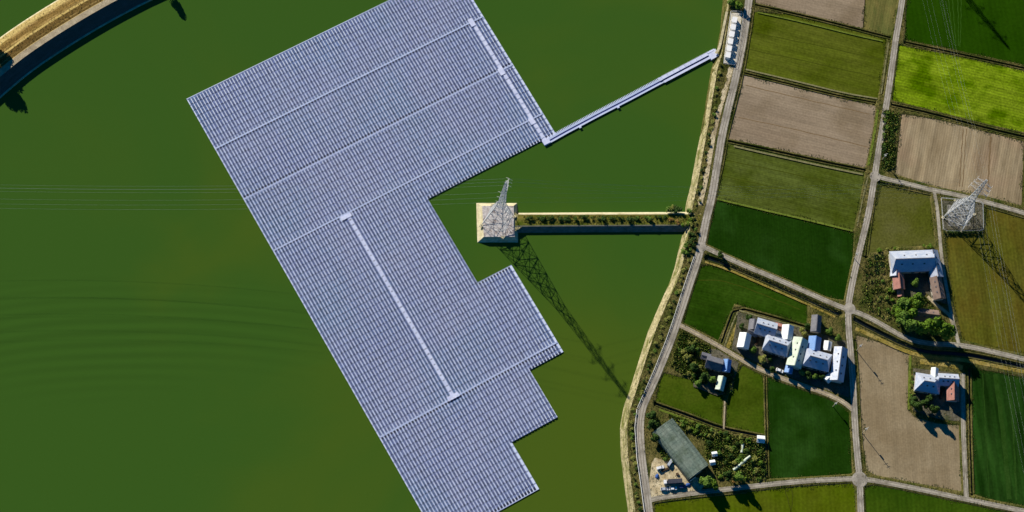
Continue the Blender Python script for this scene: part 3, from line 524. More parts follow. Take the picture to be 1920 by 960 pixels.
def pylon(name, label, loc, H, b, rz, group):
    r = thing(name, label, 'pylon', loc, rz, group)
    lev = [0, .09, .18, .27, .36, .45, .53, .61, .68, .75, .82, .88, .94, 1.]
    def hw(t): return b*(1-t/.45)+ (b*.27)*(t/.45) if t < .45 else b*.27*(1-(t-.45)/.55)+.45*((t-.45)/.55)
    for s1, s2 in ((-1, -1), (1, -1), (1, 1), (-1, 1)):
        m = MB()
        for t0, t1 in zip(lev[:-1], lev[1:]): m.tube((s1*hw(t0), s2*hw(t0), H*t0), (s1*hw(t1), s2*hw(t1), H*t1), .2-.08*t0, .2-.08*t1)
        m.build('leg', MAT['steel'], r)
        m = MB(); m.box((s1*b, s2*b, .1), (1.6, 1.6, .6)); m.build('footing', MAT['conc2'], r)
    m = MB(); cor = [(-1, -1), (1, -1), (1, 1), (-1, 1)]
    for t0, t1 in zip(lev[:-1], lev[1:]):
        for k in range(4):
            a_, c_ = cor[k], cor[(k+1) % 4]; w0, w1 = hw(t0), hw(t1); tm = (t0+t1)/2; wm = hw(tm)
            A_ = (a_[0]*w0, a_[1]*w0, H*t0); B_ = (c_[0]*w0, c_[1]*w0, H*t0); C_ = (a_[0]*w1, a_[1]*w1, H*t1); D_ = (c_[0]*w1, c_[1]*w1, H*t1)
            rr = .13 if t0 < .5 else .105
            m.tube(A_, D_, rr); m.tube(B_, C_, rr); m.tube(C_, D_, rr)
            if t0 < .3:
                mid = tuple((A_[i]+B_[i])/2 for i in range(3)); mm_ = tuple((C_[i]+D_[i])/2 for i in range(3)); ce = tuple((mid[i]+mm_[i])/2 for i in range(3))
                m.tube(tuple((A_[i]+C_[i])/2 for i in range(3)), ce, .08); m.tube(tuple((B_[i]+D_[i])/2 for i in range(3)), ce, .08); m.tube(ce, mm_, .08)
        w1 = hw(t1); m.tube((-w1, -w1, H*t1), (w1, w1, H*t1), .08); m.tube((w1, -w1, H*t1), (-w1, w1, H*t1), .08)
    m.build('lattice_bracing', MAT['steel'], r)
    tips = []
    for t, ln in ((.72, 5.6), (.82, 5.2), (.92, 4.6)):
        for s in (-1, 1):
            m = MB(); w = hw(t); z = H*t; tip = (s*ln, 0, z+.4)
            for yy in (-w, w): m.tube((s*w, yy, z), tip, .09); m.tube((s*w*.9, yy*.9, z+2.2), tip, .07); 
            for q in (.3, .6): m.tube((s*(w+(ln-w)*q), -w*(1-q), z+.4*q), (s*(w+(ln-w)*q), w*(1-q), z+.4*q), .07); m.tube((s*(w+(ln-w)*q), -w*(1-q), z+.2), (s*(w+(ln-w)*(q)), 0, z+2.2*(1-q)), .07)
            arm = m.build('crossarm', MAT['steel'], r)
            for e in (-1, 1):
                m = MB()
                for g_ in range(6): m.tube((tip[0], e*(.2+g_*.3), z+.2-g_*.06), (tip[0], e*(.42+g_*.3), z+.15-g_*.06), .09, .07, 6)
                m.build('insulator', MAT['whitep'], arm)
            tips.append(tip)
    m = MB(); m.tube((0, 0, H*.98), (0, 0, H*1.02), .15); m.build('peak', MAT['steel'], r); tips.append((0, 0, H*1.02))
    c_, s_ = math.cos(rz), math.sin(rz)
    return [(loc[0]+x*c_-y*s_, loc[1]+x*s_+y*c_, loc[2]+z) for x, y, z in tips]
PA = P(933, 415, 3.); PB = P(1797, 405, 2.9)
tA = pylon('transmission_pylon', 'tall steel lattice pylon standing on the square island in the reservoir', (PA[0], PA[1], 3.0), 62, 7., rad(62), 'lattice pylons')
tB = pylon('transmission_pylon', 'steel lattice pylon inside a fenced plot between farm fields and a road', (PB[0], PB[1], 2.9), 58, 6.6, rad(-38), 'lattice pylons')
tc = P(1893, 92, 2.5); LC = 115
tC = pylon('transmission_pylon', 'lattice pylon beyond the top edge whose shadow crosses the dark green field', (tc[0]-LC*math.cos(rad(SH_AZ)), tc[1]-LC*math.sin(rad(SH_AZ)), 2.6), 58, 6.6, rad(5), 'lattice pylons')
def wires(T1, T2, label, sag=9., r=.018):
    for i, (a_, b_) in enumerate(zip(T1, T2)):
        m = MB(); n = 40; pts = []
        for k in range(n+1):
            t = k/n; pts.append((a_[0]+(b_[0]-a_[0])*t, a_[1]+(b_[1]-a_[1])*t, a_[2]+(b_[2]-a_[2])*t-sag*4*t*(1-t)))
        for p, q in zip(pts[:-1], pts[1:]): m.tube(p, q, r, n=3)
        tag(m.build('power_cable', MAT['wire']), label, 'power cable', label)
shift = lambda T, dx, dy, dz=0: [(x+dx, y+dy, z+dz) for x, y, z in T]
wires(tA, tB, 'thin power cable strung between the island pylon and the field pylon', 9, .022)
wires(tA, shift(tA, -420, 0, -14), 'thin power cable running west over the water from the island pylon', 14, .027)
wires(tB, tC, 'thin power cable running north from the pylon in the fields', 7)
wires(tB, shift(tB, 36, -310), 'thin power cable running south over the fields from the field pylon', 9)

# ------------------------------------------------------------------ plants
def leaf_mat(name, a, b): 
    m = mat(name, S(*a), S(*b), .9, rough=.7, grain=.35, gscale=1.7, spec=.15); return m
LM = [leaf_mat('leaves_bright', (100, 126, 30), (66, 96, 18)), leaf_mat('leaves_dark', (40, 64, 18), (58, 80, 24)), leaf_mat('leaves_olive', (112, 120, 48), (134, 132, 64)), leaf_mat('leaves_mid', (78, 106, 30), (96, 122, 44)), leaf_mat('leaves_dry', (150, 118, 60), (134, 104, 48))]
def crown_mesh(rx, h, n, ls, seed):
    r = random.Random(seed); m = MB(); cl = [(r.uniform(-.55, .55)*rx, r.uniform(-.55, .55)*rx, h*(.3+.5*r.random()), rx*r.uniform(.38, .6)) for _ in range(9)]
    for i in range(n):
        cx, cy, cz, cr = cl[i % len(cl)]
        th = r.uniform(0, 2*math.pi); ph = math.acos(r.uniform(-.6, 1)); q = cr*(.55+.5*r.random()**.6)
        c = Vector((cx+q*math.sin(ph)*math.cos(th), cy+q*math.sin(ph)*math.sin(th), cz+q*math.cos(ph)*.8))
        nrm = Vector((math.sin(ph)*math.cos(th)+r.uniform(-.7, .7), math.sin(ph)*math.sin(th)+r.uniform(-.7, .7), math.cos(ph)+r.uniform(-.2, .8))).normalized()
        u = nrm.cross(Vector((r.random(), r.random(), .1))).normalized(); w = nrm.cross(u); s = ls*r.uniform(.6, 1.3)
        m.add([c-u*s-w*s*.3, c+u*s*.2-w*s*.8, c+u*s+w*s*.2, c-u*s*.1+w*s*.8], [(0, 1, 2, 3)])
    return m
def tree_proto(name, mt, rx, h, n, ls, seed, label, cat):
    r = thing(name, label, cat); rr = random.Random(seed)
    m = MB(); m.tube((0, 0, -.3), (.1, 0, h*.45), rx*.09, rx*.05, 6)
    for k in range(4):
        t = k*1.6+rr.random(); m.tube((0.05, 0, h*(.25+.05*k)), (math.cos(t)*rx*.5, math.sin(t)*rx*.5, h*(.55+.06*k)), rx*.04, rx*.015, 5)
    m.build('trunk', MAT['wood'], r); crown_mesh(rx, h, n, ls, seed).build('crown', mt, r); return r
tp = {}
used = set()
def plant(kind, mi, px, py, rx, h, label, cat, group=None, zg=None, name=None):
    """one tree or bush; unit prototypes (radius 1, height 2) are scaled"""
    key = (kind, mi, random.randrange(3)); x, y = P2(px, py, (zg or LZ)+h*.55); zg = ground_z(x, y) if zg is None else zg
    loc = (x, y, zg); rz = random.uniform(0, 6.28)
    nm = name or kind
    if key not in tp:
        r = tree_proto(nm, LM[mi], 1., 2., 1300 if kind != 'bush' else 230, .125 if kind != 'bush' else .18, hash((mi, key[2])) % 999, label, cat); tp[key] = r
        r.location = loc; r.rotation_euler = (0, 0, rz); r.scale = (rx, rx, h/2)
        if group: r['group'] = group
        return r
    r = tp[key]; c = dup(r, loc, rz, (rx, rx, h/2), label); c.name = nm
    if group: c['group'] = group
    elif 'group' in c: del c['group']
    c['category'] = cat
    return c
# big trees round the houses
G = 'trees south of the courtyard farmhouse'
for (x, y, r, h, l) in [(1694, 570, 3.4, 7, 'bright green tree just below the small pink roofed shed'), (1706, 585, 3.6, 8, 'bright green tree between the garden rows and the rusty shed'), (1697, 600, 3.6, 8, 'bright green tree at the left end of the farmhouse grove'), (1718, 564, 3.2, 7, 'round green tree directly above the rusty shed'), (1722, 613, 3.2, 9, 'green tree under the left end of the rusty shed'), (1741, 612, 3.4, 10, 'green tree under the middle of the rusty shed'), (1760, 613, 3.4, 11, 'green tree under the right end of the rusty shed'), (1777, 620, 3.2, 11, 'easternmost tall green tree beside the curved white path'), (1686, 587, 2.6, 6, 'small leafy tree at the garden edge of the grove'), (1708, 612, 3.2, 9, 'green tree at the bottom of the grove above the canal road')]:
    plant('tree', 0 if random.random() < .7 else 3, x, y, r*1.28, h*1.45, l, 'tree', G)
plant('tree', 3, 1716, 530, 2.6, 5, 'small round tree in the middle of the farmhouse courtyard', 'tree')
for (x, y, r, h, l) in [(1712, 752, 2.4, 5, 'dark garden tree left of the southern house yard'), (1722, 760, 2.6, 7, 'dark garden tree in the shade below the hipped house'), (1737, 757, 2.4, 6, 'dark tree between the hipped house and the bare field'), (1752, 765, 2.4, 7, 'dark pointed garden tree below the gap between two roofs'), (1742, 746, 1.8, 4, 'low olive tree against the shaded roof edge of the hipped house')]:
    plant('tree', 1, x, y, r*1.15, h*1.4, l, 'tree', 'garden trees of the southern house')
for (x, y, r, h, mi, l) in [(1323, 900, 3.8, 11, 3, 'large tree at the lower corner of the long green shed casting a long shadow'), (1338, 908, 3.2, 8, 0, 'leafy tree on the roadside beside the large shed tree'), (1366, 892, 2.8, 10, 1, 'tall dark tree by the south road with a narrow shadow'), (1384, 893, 3.0, 11, 3, 'tall green tree above the orange bush on the south road'), (1221, 777, 2.8, 7, 1, 'dark tree between the embankment road and the long green shed'), (1225, 797, 3., 8, 1, 'dark tree left of the rounded end of the green shed'), (1229, 822, 2.6, 6, 1, 'dark tree at the forecourt corner left of the green shed'),
    (1352, 477, 2., 5, 1, 'small dark tree on the canal road near the reservoir junction'), (1373, 4, 2.6, 5, 3, 'green tree at the top end of the equipment pad'), (1385, 10, 2.4, 5, 0, 'bright green tree beside the embankment road at the top edge'),
    (1412, 655, 2.4, 4.5, 3, 'green tree in the village courtyard beside the white shed'), (1432, 674, 2.6, 4.5, 2, 'olive tree in the village courtyard below the double roofs'), (1445, 672, 1.8, 3.5, 1, 'small dark tree in the village courtyard'), (1503, 699, 2., 4, 2, 'olive shrub tree at the lower left of the blue roofed house'), (1514, 704, 2.4, 5, 1, 'dark tree in the shade in front of the blue roofed house'), (1528, 705, 2.1, 4.5, 3, 'green tree in front of the blue roofed house'),
    (1296, 655, 2.4, 5, 1, 'dark tree at the lane end of the overgrown garden'), (1302, 690, 2.6, 5, 1, 'dark tree in the middle of the overgrown garden'), (1322, 708, 2.8, 6, 1, 'dark tree below the grey roofed cottage'), (1310, 718, 2.2, 5, 3, 'green tree at the field edge of the cottage garden'), (1335, 712, 2.2, 5, 3, 'green tree between the cottage and the pale greenhouse'), (1287, 672, 2.2, 4, 2, 'olive tree at the road side of the overgrown garden')]:
    plant('tree', mi, x, y, r, h, l, 'tree')
for q, l in (((-26, 62), 'tree on the dam beyond the left edge whose shadow covers the crest'), ((-48, 92), 'second tree on the dam beyond the left edge of the view'), ((-24, 112), 'tree at the far left edge on the dam shading the water')):
    x, y = P2(*q, 6.); plant('tree', 1, *q, 5., 12, l, 'tree', zg=5.2)
x, y = P2(294, -52, 5.); plant('tree', 1, 294, -52, 2.4, 10, 'slim tree on the dam beyond the top edge with its shadow tip on the water', 'tree', zg=5.4)
# bushes: shore, causeway end, gardens
def scatter(n, poly, mis, rr, hh, label, group, zg=None):
    poly = [tuple(p) for p in poly]; xs_ = [p[0] for p in poly]; ys_ = [p[1] for p in poly]; k = 0
    while k < n:
        q = (random.uniform(min(xs_), max(xs_)), random.uniform(min(ys_), max(ys_)))
        if not inside(np.array([q]), poly)[0]: continue
        plant('bush', random.choice(mis), q[0], q[1], random.uniform(*rr), random.uniform(*hh), label, 'bush', group, zg); k += 1
scatter(40, [(1330, 806), (1432, 826), (1436, 884), (1352, 888), (1326, 850), (1310, 815)], [1, 3, 3, 2, 0], (1., 2.), (1.2, 3.), 'leafy garden bush in the tangled plot right of the long green shed', 'bushes in the plot beside the green shed')
scatter(14, [(1252, 777), (1340, 806), (1330, 822), (1262, 795)], [0, 3, 2], (1., 1.8), (1.2, 2.4), 'bush in the hedge between the ditch and the long green shed', 'bushes along the ditch above the green shed')
scatter(9, [(1228, 800), (1240, 800), (1275, 872), (1245, 862)], [3, 1], (.9, 1.6), (1, 2.), 'low bush along the left flank of the long green shed', 'bushes on the left flank of the green shed')
scatter(10, [(1344, 884), (1430, 885), (1434, 902), (1350, 906)], [0, 3, 2], (.9, 1.6), (1, 2.), 'roadside bush on the south edge of the tangled plot', 'bushes along the south road')
plant('bush', 4, 1377, 904, 1.4, 2, 'orange dry bush beside the south road', 'bush')
scatter(22, [(1282, 622), (1322, 650), (1318, 720), (1296, 712), (1262, 680)], [1, 3, 2, 2], (.9, 1.7), (1, 2.5), 'garden bush in the overgrown plot left of the grey roofed cottage', 'bushes in the cottage garden')
scatter(10, [(1640, 475), (1662, 474), (1668, 580), (1660, 596), (1620, 580), (1634, 520)], [2, 3, 2], (.7, 1.3), (.6, 1.4), 'low bush in the garden left of the courtyard farmhouse', 'bushes in the farmhouse garden')
scatter(12, [(1660, 540), (1690, 550), (1684, 600), (1668, 600)], [0, 0, 3], (1., 1.8), (1.5, 3), 'bright bush between the garden and the farmhouse grove', 'bright bushes beside the grove')
scatter(12, [(1642, 466), (1755, 458), (1756, 463), (1644, 471)], [2, 0], (.9, 1.2), (1, 1.6), 'clipped hedge bush behind the courtyard farmhouse', 'hedge behind the farmhouse')
scatter(10, [(1708, 690), (1716, 690), (1716, 756), (1706, 756)], [2, 3, 1], (.7, 1.2), (.8, 1.8), 'bush in the hedge left of the southern hipped house', 'hedge of the southern house')
scatter(12, [(1250, 388), (1312, 388), (1310, 398), (1252, 397)], [1, 3, 2], (1.2, 2.1), (1.4, 3.), 'bush along the upper edge where the causeway meets the shore', 'bushes at the causeway end', 2.75)
scatter(8, [(1275, 412), (1308, 408), (1308, 424), (1280, 425)], [2, 0], (.9, 1.5), (1, 2.), 'yellow green bush on the shore end of the causeway', 'yellow bushes on the causeway', 2.78)
scatter(4, [(1250, 411), (1272, 409), (1272, 419), (1250, 419)], [4], (.9, 1.3), (.8, 1.2), 'rusty orange bush on the causeway', 'orange bushes on the causeway', 2.78)
scatter(10, [(1296, 428), (1312, 428), (1296, 474), (1280, 474)], [3, 1, 1], (1.2, 2.2), (1.6, 3.2), 'bush on the bank just below the causeway', 'bushes below the causeway')
shr = [(1352, 125), (1333, 240), (1322, 300), (1313, 350), (1306, 385)]; shr2 = [(1292, 478), (1280, 520), (1263, 565), (1242, 615), (1220, 680), (1202, 735), (1190, 765), (1186, 800), (1188, 850), (1192, 900), (1200, 955)]
for L, n, g in ((shr, 22, 'bushes on the upper reservoir bank'), (shr2, 46, 'bushes on the lower reservoir bank')):
    c = resample(L, n)
    for x, y in c:
        plant('bush', random.choice([2, 3, 1, 2]), x+random.uniform(-3.5, 3.5), y+random.uniform(-4, 4), random.uniform(.7, 1.5), random.uniform(.7, 1.8), 'low scrubby bush on the reservoir bank '+('above' if L is shr else 'below')+' the causeway', 'bush', g)
# low hedge on the causeway
hd = []
for k in range(34):
    t = k/33; plant('bush', random.choice([1, 3, 1]), 990+t*255+random.uniform(-5, 5), 409+random.uniform(-2.5, 2.5), random.uniform(.7, 1.8), random.uniform(.8, 2.2), 'dark low bush in the hedge along the causeway', 'bush', 'hedge on the causeway', 2.75)
# ragged grass over the verges, bank and ditches
def tufts(name, mt, pts, s0, s1):
    m = MB()
    for x, y, z in pts:
        s = random.uniform(s0, s1); a_ = random.uniform(0, 6.28); hh = s*random.uniform(.5, 1.1)
        for q in (a_, a_+2.1, a_+4.2):
            m.add([(x, y, z-.05), (x+s*math.cos(q), y+s*math.sin(q), z+hh*.3), (x+s*.6*math.cos(q+.5), y+s*.6*math.sin(q+.5), z+hh)], [(0, 1, 2)])
    return tag(m.build(name, mt), 'rough grass', None, None, 'stuff')
pts = [[], [], []]
zz = GRID[2]
d_f = np.full(len(Q), 9.)
mask = (ds > .3) & (Q[:, 0] < 325) & (abs(Q[:, 1]) < 165)
for nm, mk, pw in fieldsW: mask &= ~inside(Q, pw)
for nm, (w, mk, c) in roadsW.items(): mask &= dist_poly(Q, c) > w/2-.25
cand = np.where(mask)[0]; sel = rng.choice(cand, min(19000, len(cand)), replace=False)
for i in sel:
    pts[rng.integers(3)].append((Q[i, 0]+rng.uniform(-.4, .4), Q[i, 1]+rng.uniform(-.4, .4), float(Z[i])))
bk = np.where((ds > -2.2) & (ds < .4) & (abs(Q[:, 1]) < 165))[0]
for i in rng.choice(bk, min(1500, len(bk)), replace=False):
    if rng.random() < (ds[i]+2.4)/2.8: pts[rng.choice([1, 1, 2, 0])].append((Q[i, 0]+rng.uniform(-.4, .4), Q[i, 1]+rng.uniform(-.4, .4), float(Z[i])+.2))
for k in range(900):
    x, y = P2(random.uniform(982, 1300), random.uniform(404, 420), 2.4); pts[random.choice([0, 1, 1])].append((x, y, 2.81))
fe = np.zeros(len(Q), bool)
for nm, mk, pw in fieldsW: fe |= inside(Q, pw) & (dist_poly(Q, pw+[pw[0]]) < 1.1+.8*np.sin(Q[:, 0]*.35+Q[:, 1]*.23))
fe &= (Q[:, 0] < 325) & (abs(Q[:, 1]) < 165); ce = np.where(fe)[0]
for i in rng.choice(ce, min(5500, len(ce)), replace=False): pts[rng.integers(2)].append((Q[i, 0]+rng.uniform(-.4, .4), Q[i, 1]+rng.uniform(-.4, .4), FZ))
for k in range(3600):
    t = rng.uniform(0, 1); L = offset_line(DAMC, 4.6+rng.uniform(0, 15)); j = int(t*(len(L)-1)); e = np.linalg.norm(L[j]-DAMC[j])
    pts[2].append((L[j][0]+rng.uniform(-2, 2), L[j][1]+rng.uniform(-2, 2), 5.6 if e < 9 else max(.2, 5.6-(e-9)*.45)))
tm = [leaf_mat('grass_green', (70, 90, 24), (88, 104, 36)), leaf_mat('grass_olive', (104, 106, 48), (90, 94, 40)), leaf_mat('grass_dry', (168, 150, 92), (146, 128, 74))]
def undergrowth(poly, n, z0=LZ):
    poly = [tuple(p) for p in poly]; xs_ = [p[0] for p in poly]; ys_ = [p[1] for p in poly]; out = []
    while len(out) < n:
        q = (random.uniform(min(xs_), max(xs_)), random.uniform(min(ys_), max(ys_)))
        if inside(np.array([q]), poly)[0] and math.sin(q[0]*.31)+math.sin(q[1]*.37+1)+random.uniform(-1, 1) > -.9:
            x, y = P2(*q, LZ); out.append((x, y, ground_z(x, y)))
    return out
ug = []
for poly, n in (([(1320, 806), (1432, 826), (1436, 898), (1345, 896), (1322, 850)], 2600), ([(1252, 777), (1345, 806), (1330, 826), (1258, 796)], 800), ([(1228, 790), (1240, 800), (1275, 872), (1240, 858)], 500), ([(1275, 618), (1330, 650), (1325, 722), (1296, 712), (1258, 684)], 2200), ([(1622, 480), (1668, 474), (1690, 560), (1686, 612), (1612, 574)], 450), ([(1690, 555), (1735, 556), (1790, 625), (1770, 634), (1690, 612)], 900), ([(1655, 205), (1684, 212), (1674, 318), (1652, 318)], 900), ([(1335, 725), (1375, 690), (1375, 735), (1350, 740)], 300)): ug += undergrowth(poly, n)
for k, (mi, nm) in enumerate(((1, 'undergrowth'), (3, 'undergrowth'), (2, 'undergrowth'))):
    sub = ug[k::3]; o_ = tufts(nm, LM[mi], [(x, y, z+random.uniform(0, .5)) for x, y, z in sub], .5, 1.2); o_['label'] = ['dark', 'green', 'olive'][k]+' undergrowth filling the gardens and scrub plots'
for k in range(3): tufts('rough_grass', tm[k], pts[k], .25, .6)

# ------------------------------------------------------------------ buildings
def house(name, label, cat, px, py, L, Wd, rz, eave, ridge, roof, hip=0., wall='plaster', over=.6, windows=3, group=None, cap=True, zg=LZ):
    if L > 4.5: eave = eave*1.32; ridge = eave+.37*Wd
    x, y = P2(px, py, zg+eave+.5*(ridge-eave)); r = thing(name, label, cat, (x, y, zg), rz, group)
    m = MB(); hx, hy = L/2, Wd/2
    if hip: m.box((0, 0, eave/2-.3), (L, Wd, eave+.6))
    else:
        vs = [(-hx, -hy, -.5), (hx, -hy, -.5), (hx, hy, -.5), (-hx, hy, -.5), (-hx, -hy, eave), (hx, -hy, eave), (hx, hy, eave), (-hx, hy, eave), (-hx, 0, ridge-.12), (hx, 0, ridge-.12)]
        m.add(vs, [(0, 1, 5, 4), (2, 3, 7, 6), (1, 2, 6, 9, 5), (3, 0, 4, 8, 7), (4, 5, 9, 8), (6, 7, 8, 9)])
    w = m.build('wall', MAT[wall], r)
    m = MB(); ox, oy = hx+over, hy+over; sl_ = (ridge-eave)/hy; ze = eave-over*sl_; rx = ox-hip*oy; th = .22
    vs = [(-ox, -oy, ze), (ox, -oy, ze), (ox, oy, ze), (-ox, oy, ze), (-rx, 0, ridge), (rx, 0, ridge)]
    vs += [(a_, b_, c_+th) for a_, b_, c_ in vs]
    m.add(vs, [(6, 7, 11, 10), (8, 9, 10, 11), (9, 6, 10), (7, 8, 11), (0, 1, 7, 6), (1, 2, 8, 7), (2, 3, 9, 8), (3, 0, 6, 9), (0, 3, 2, 1)])
    rf = m.build('roof', RM[roof], r)
    if cap:
        m = MB(); m.box((0, 0, ridge+th+.08), (2*rx, .4, .26)); m.build('ridge_cap', RM[roof] if roof not in ('tile',) else RM['dark'], rf)
    if L > 10 and roof != 'green':
        for vx in (-.22, .05, .3):
            yv = hy*.45; zv = ridge+th-yv*sl_; m = MB(); m.box((vx*L, yv, zv+.12), (.7, .7, .4)); m.build('vent', RM['dark'], rf)
            m = MB(); m.box((-vx*L, -yv, zv+.1), (1., .8, .25)); m.build('skylight', MAT['glass'], rf)
    if windows:
        for sgn in (-1, 1):
            for k in range(windows):
                wx = (k+.5)*L/windows-hx; m = MB(); m.box((wx, sgn*(hy+.02), 1.7), (min(1.8, L/windows*.5), .1, 1.2)); f = m.build('window', MAT['wood'], r)
                m = MB(); m.box((wx, sgn*(hy+.06), 1.7), (min(1.6, L/windows*.5-.2), .08, 1.)); m.build('pane', MAT['glass'], f)
        m = MB(); m.box((hx*.1 if windows % 2 == 0 else hx*.33, -(hy+.03), 1.0), (1., .08, 2.)); m.build('door', MAT['wood'], r)
    return r
T = rad
# courtyard farmhouse (east)
house('farmhouse', 'large farmhouse with a glaring pale ridge roof closing the top of the courtyard', 'house', 1714, 487, 25, 11.5, T(3), 4.2, 7.2, 'tile', .3)
house('house_wing', 'narrow pale roofed wing down the left side of the farmhouse courtyard', 'house', 1681, 500, 10, 5, T(83), 3.2, 4.8, 'tile', 0, windows=2)
house('house_wing', 'long pale roofed wing down the right side of the farmhouse courtyard', 'house', 1753, 494, 15, 6.4, T(98), 3.8, 5.8, 'tile', 0)
house('shed', 'pink roofed shed left of the courtyard below the pale farmhouse wing', 'shed', 1686, 527, 8, 5.5, T(92), 3, 4.4, 'rust', 0, windows=2)
house('shed', 'tiny pale pink roofed hut below the pink roofed shed', 'shed', 1689, 549, 3., 2.8, T(92), 2.4, 3.2, 'rust', 0, windows=1)
house('barn', 'grey brown roofed barn at the lower right of the farmhouse courtyard', 'barn', 1759, 539, 12, 5.8, T(97), 3.6, 5.4, 'brown', 0)
house('barn', 'low rusty purple roofed shed surrounded by bright green trees', 'barn', 1736, 589, 14, 6, T(-6), 2.8, 4.4, 'brown', 0)
# southern house
house('hipped_house', 'hipped pale roofed house in the yard below the canal road', 'house', 1741, 717, 13, 9.4, T(-9), 3.8, 6.6, 'tile', .8)
house('house_wing', 'small pale gabled annex on the upper side of the hipped house', 'annex', 1753, 699, 5, 3., T(82), 3.4, 4.4, 'white', 0, windows=1)
house('farmhouse', 'pale roofed building immediately right of the hipped house', 'house', 1779, 711, 10.5, 6, T(-3), 3.8, 5.6, 'tile', 0, windows=2)
house('house_wing', 'orange pink roofed wing below the right hand pale roof', 'house', 1788, 731, 11, 6, T(86), 3.2, 5., 'rust', 0, windows=2)
# west village
house('farmhouse', 'pale roofed farmhouse highest up in the western village', 'house', 1437, 614, 10.5, 8.6, T(-17), 4, 6.6, 'tile', 0)
house('shed', 'small grey roofed shed left of the highest village farmhouse', 'shed', 1413, 608, 5, 4, T(80), 2.8, 3.8, 'dark', 0, windows=1)
house('shed', 'white gabled storehouse at the left end of the village', 'storehouse', 1396, 638, 7.6, 5.6, T(76), 3.4, 4.8, 'white', 0, windows=2)
house('shed', 'pale roofed storehouse between the upper village farmhouse and the dark shed', 'storehouse', 1477, 623, 7.6, 5.4, T(80), 3.6, 5.2, 'white', 0, windows=2)
house('farmhouse', 'middle village farmhouse with a wide shaded blue grey roof', 'house', 1458, 645, 13.5, 9, T(-18), 4.2, 7., 'tile', .4)
house('farmhouse', 'long pale and navy roofed house right of the middle village farmhouse', 'house', 1496, 660, 16, 7.6, T(72), 4, 6.4, 'pale', 0)
house('shed', 'blue metal roofed shed at the upper left of the eastern village house', 'shed', 1528, 644, 7.4, 6, T(80), 3.2, 4.6, 'blue', 0, windows=2)
house('farmhouse', 'wide pale ridge roofed house below the blue metal shed', 'house', 1534, 673, 14, 9.4, T(-15), 4.2, 7., 'tile', .5)
house('shed', 'little white roofed hut between the blue shed and the long right hand house', 'hut', 1552, 648, 4.4, 3.4, T(78), 2.8, 3.6, 'white', 0, windows=1)
house('farmhouse', 'long narrow pale roofed house beside the village road', 'house', 1574, 682, 18.5, 6.6, T(79), 4, 6., 'tile', 0, windows=4)
house('shed', 'dark grey shed standing alone above the blue metal roof', 'shed', 1531, 606, 8.6, 4.6, T(82), 3, 4.4, 'dark', 0, windows=1)
# cottage
house('cottage', 'low grey roofed cottage beside the overgrown garden', 'house', 1340, 680, 8.2, 6.2, T(-16), 3.2, 4.8, 'dark', 0, windows=2)
house('cottage_wing', 'bright blue roofed annex at the right of the grey cottage', 'annex', 1363, 685, 6., 3.6, T(80), 3, 4., 'blue', 0, windows=1)
house('greenhouse', 'small pale green roofed greenhouse below the blue annex', 'greenhouse', 1352, 718, 7., 3.6, T(74), 2.2, 3.3, 'pale', 0, windows=2)
house('hut', 'small white hut at the corner of the dark green field', 'hut', 1427, 823, 3.2, 3., T(-5), 2.2, 3., 'white', 0, windows=1)
house('hut', 'tiny white garden hut right of the long green shed', 'hut', 1340, 851, 1.8, 1.6, T(10), 1.8, 2.3, 'white', 0, windows=0)
house('hut', 'tiny white lean-to hut close to the right flank of the long green shed', 'hut', 1336, 867, 1.9, 1.8, T(10), 1.8, 2.3, 'white', 0, windows=0)
# long arched shed
x, y = P2(1276, 842, 5.5); gs = thing('arched_shed', 'long weathered green arched shed beside the embankment road', 'shed', (x, y, LZ), T(-54))
Lh, Wh = 16.2, 7.1; m = MB(); n = 14; prof = [(-Wh, 0), (-Wh, 3.)]+[(-Wh*math.cos(math.pi*k/n), 3.+3.4*math.sin(math.pi*k/n)) for k in range(1, n)]+[(Wh, 3.), (Wh, 0)]
m.loft([[(-Lh, a_, b_) for a_, b_ in prof], [(Lh, a_, b_) for a_, b_ in prof]]); m.build('roof', RM['green'], gs)
for s in (-1, 1):
    m = MB(); m.add([(s*(Lh-.15), a_*.99, b_*.99) for a_, b_ in prof], [tuple(range(len(prof)))]); m.build('end_wall', RM['green'], gs)
for k in range(-7, 8):
    m = MB()
    for (a0, b0), (a1, b1) in zip(prof[1:-2], prof[2:-1]): m.tube((k*2.2, a0*1.004, b0+.02), (k*2.2, a1*1.004, b1+.02), .05)
    m.build('rib', RM['green'], gs)
m = MB(); m.box((Lh+.05, 0, 1.6), (.15, 4.2, 3.2)); m.build('door', MAT['steel'], gs)
m = MB(); m.box((Lh+.8, -4.6, 1.4), (.15, 3.6, 2.8)); m.build('side_panel', MAT['whitep'], gs)
# polytunnels
for i, (px_, py_, L_, l_) in enumerate([(1387, 872, 9, 'whitish polytunnel slanting through the tangled plot, nearest the white hut'), (1398, 862, 7, 'whitish polytunnel slanting through the tangled plot, upper one'), (1392, 840, 5, 'short whitish polytunnel at the top of the tangled plot')]):
    x, y = P2(px_, py_, 4); pt = thing('polytunnel', l_, 'polytunnel', (x, y, LZ), T(38 if i < 2 else 80), 'polytunnels in the tangled plot')
    m = MB(); pr = [(-.9*math.cos(math.pi*k/8), 1.5*math.sin(math.pi*k/8)) for k in range(9)]; m.loft([[(-L_/2, a_, b_) for a_, b_ in pr], [(L_/2, a_, b_) for a_, b_ in pr]]); m.build('cover', RM['pale'], pt)
    m = MB(); m.add([(L_/2, a_, b_) for a_, b_ in pr], [tuple(range(9))]); m.add([(-L_/2, a_, b_) for a_, b_ in pr], [tuple(range(9))]); m.build('end_panel', RM['white'], pt)
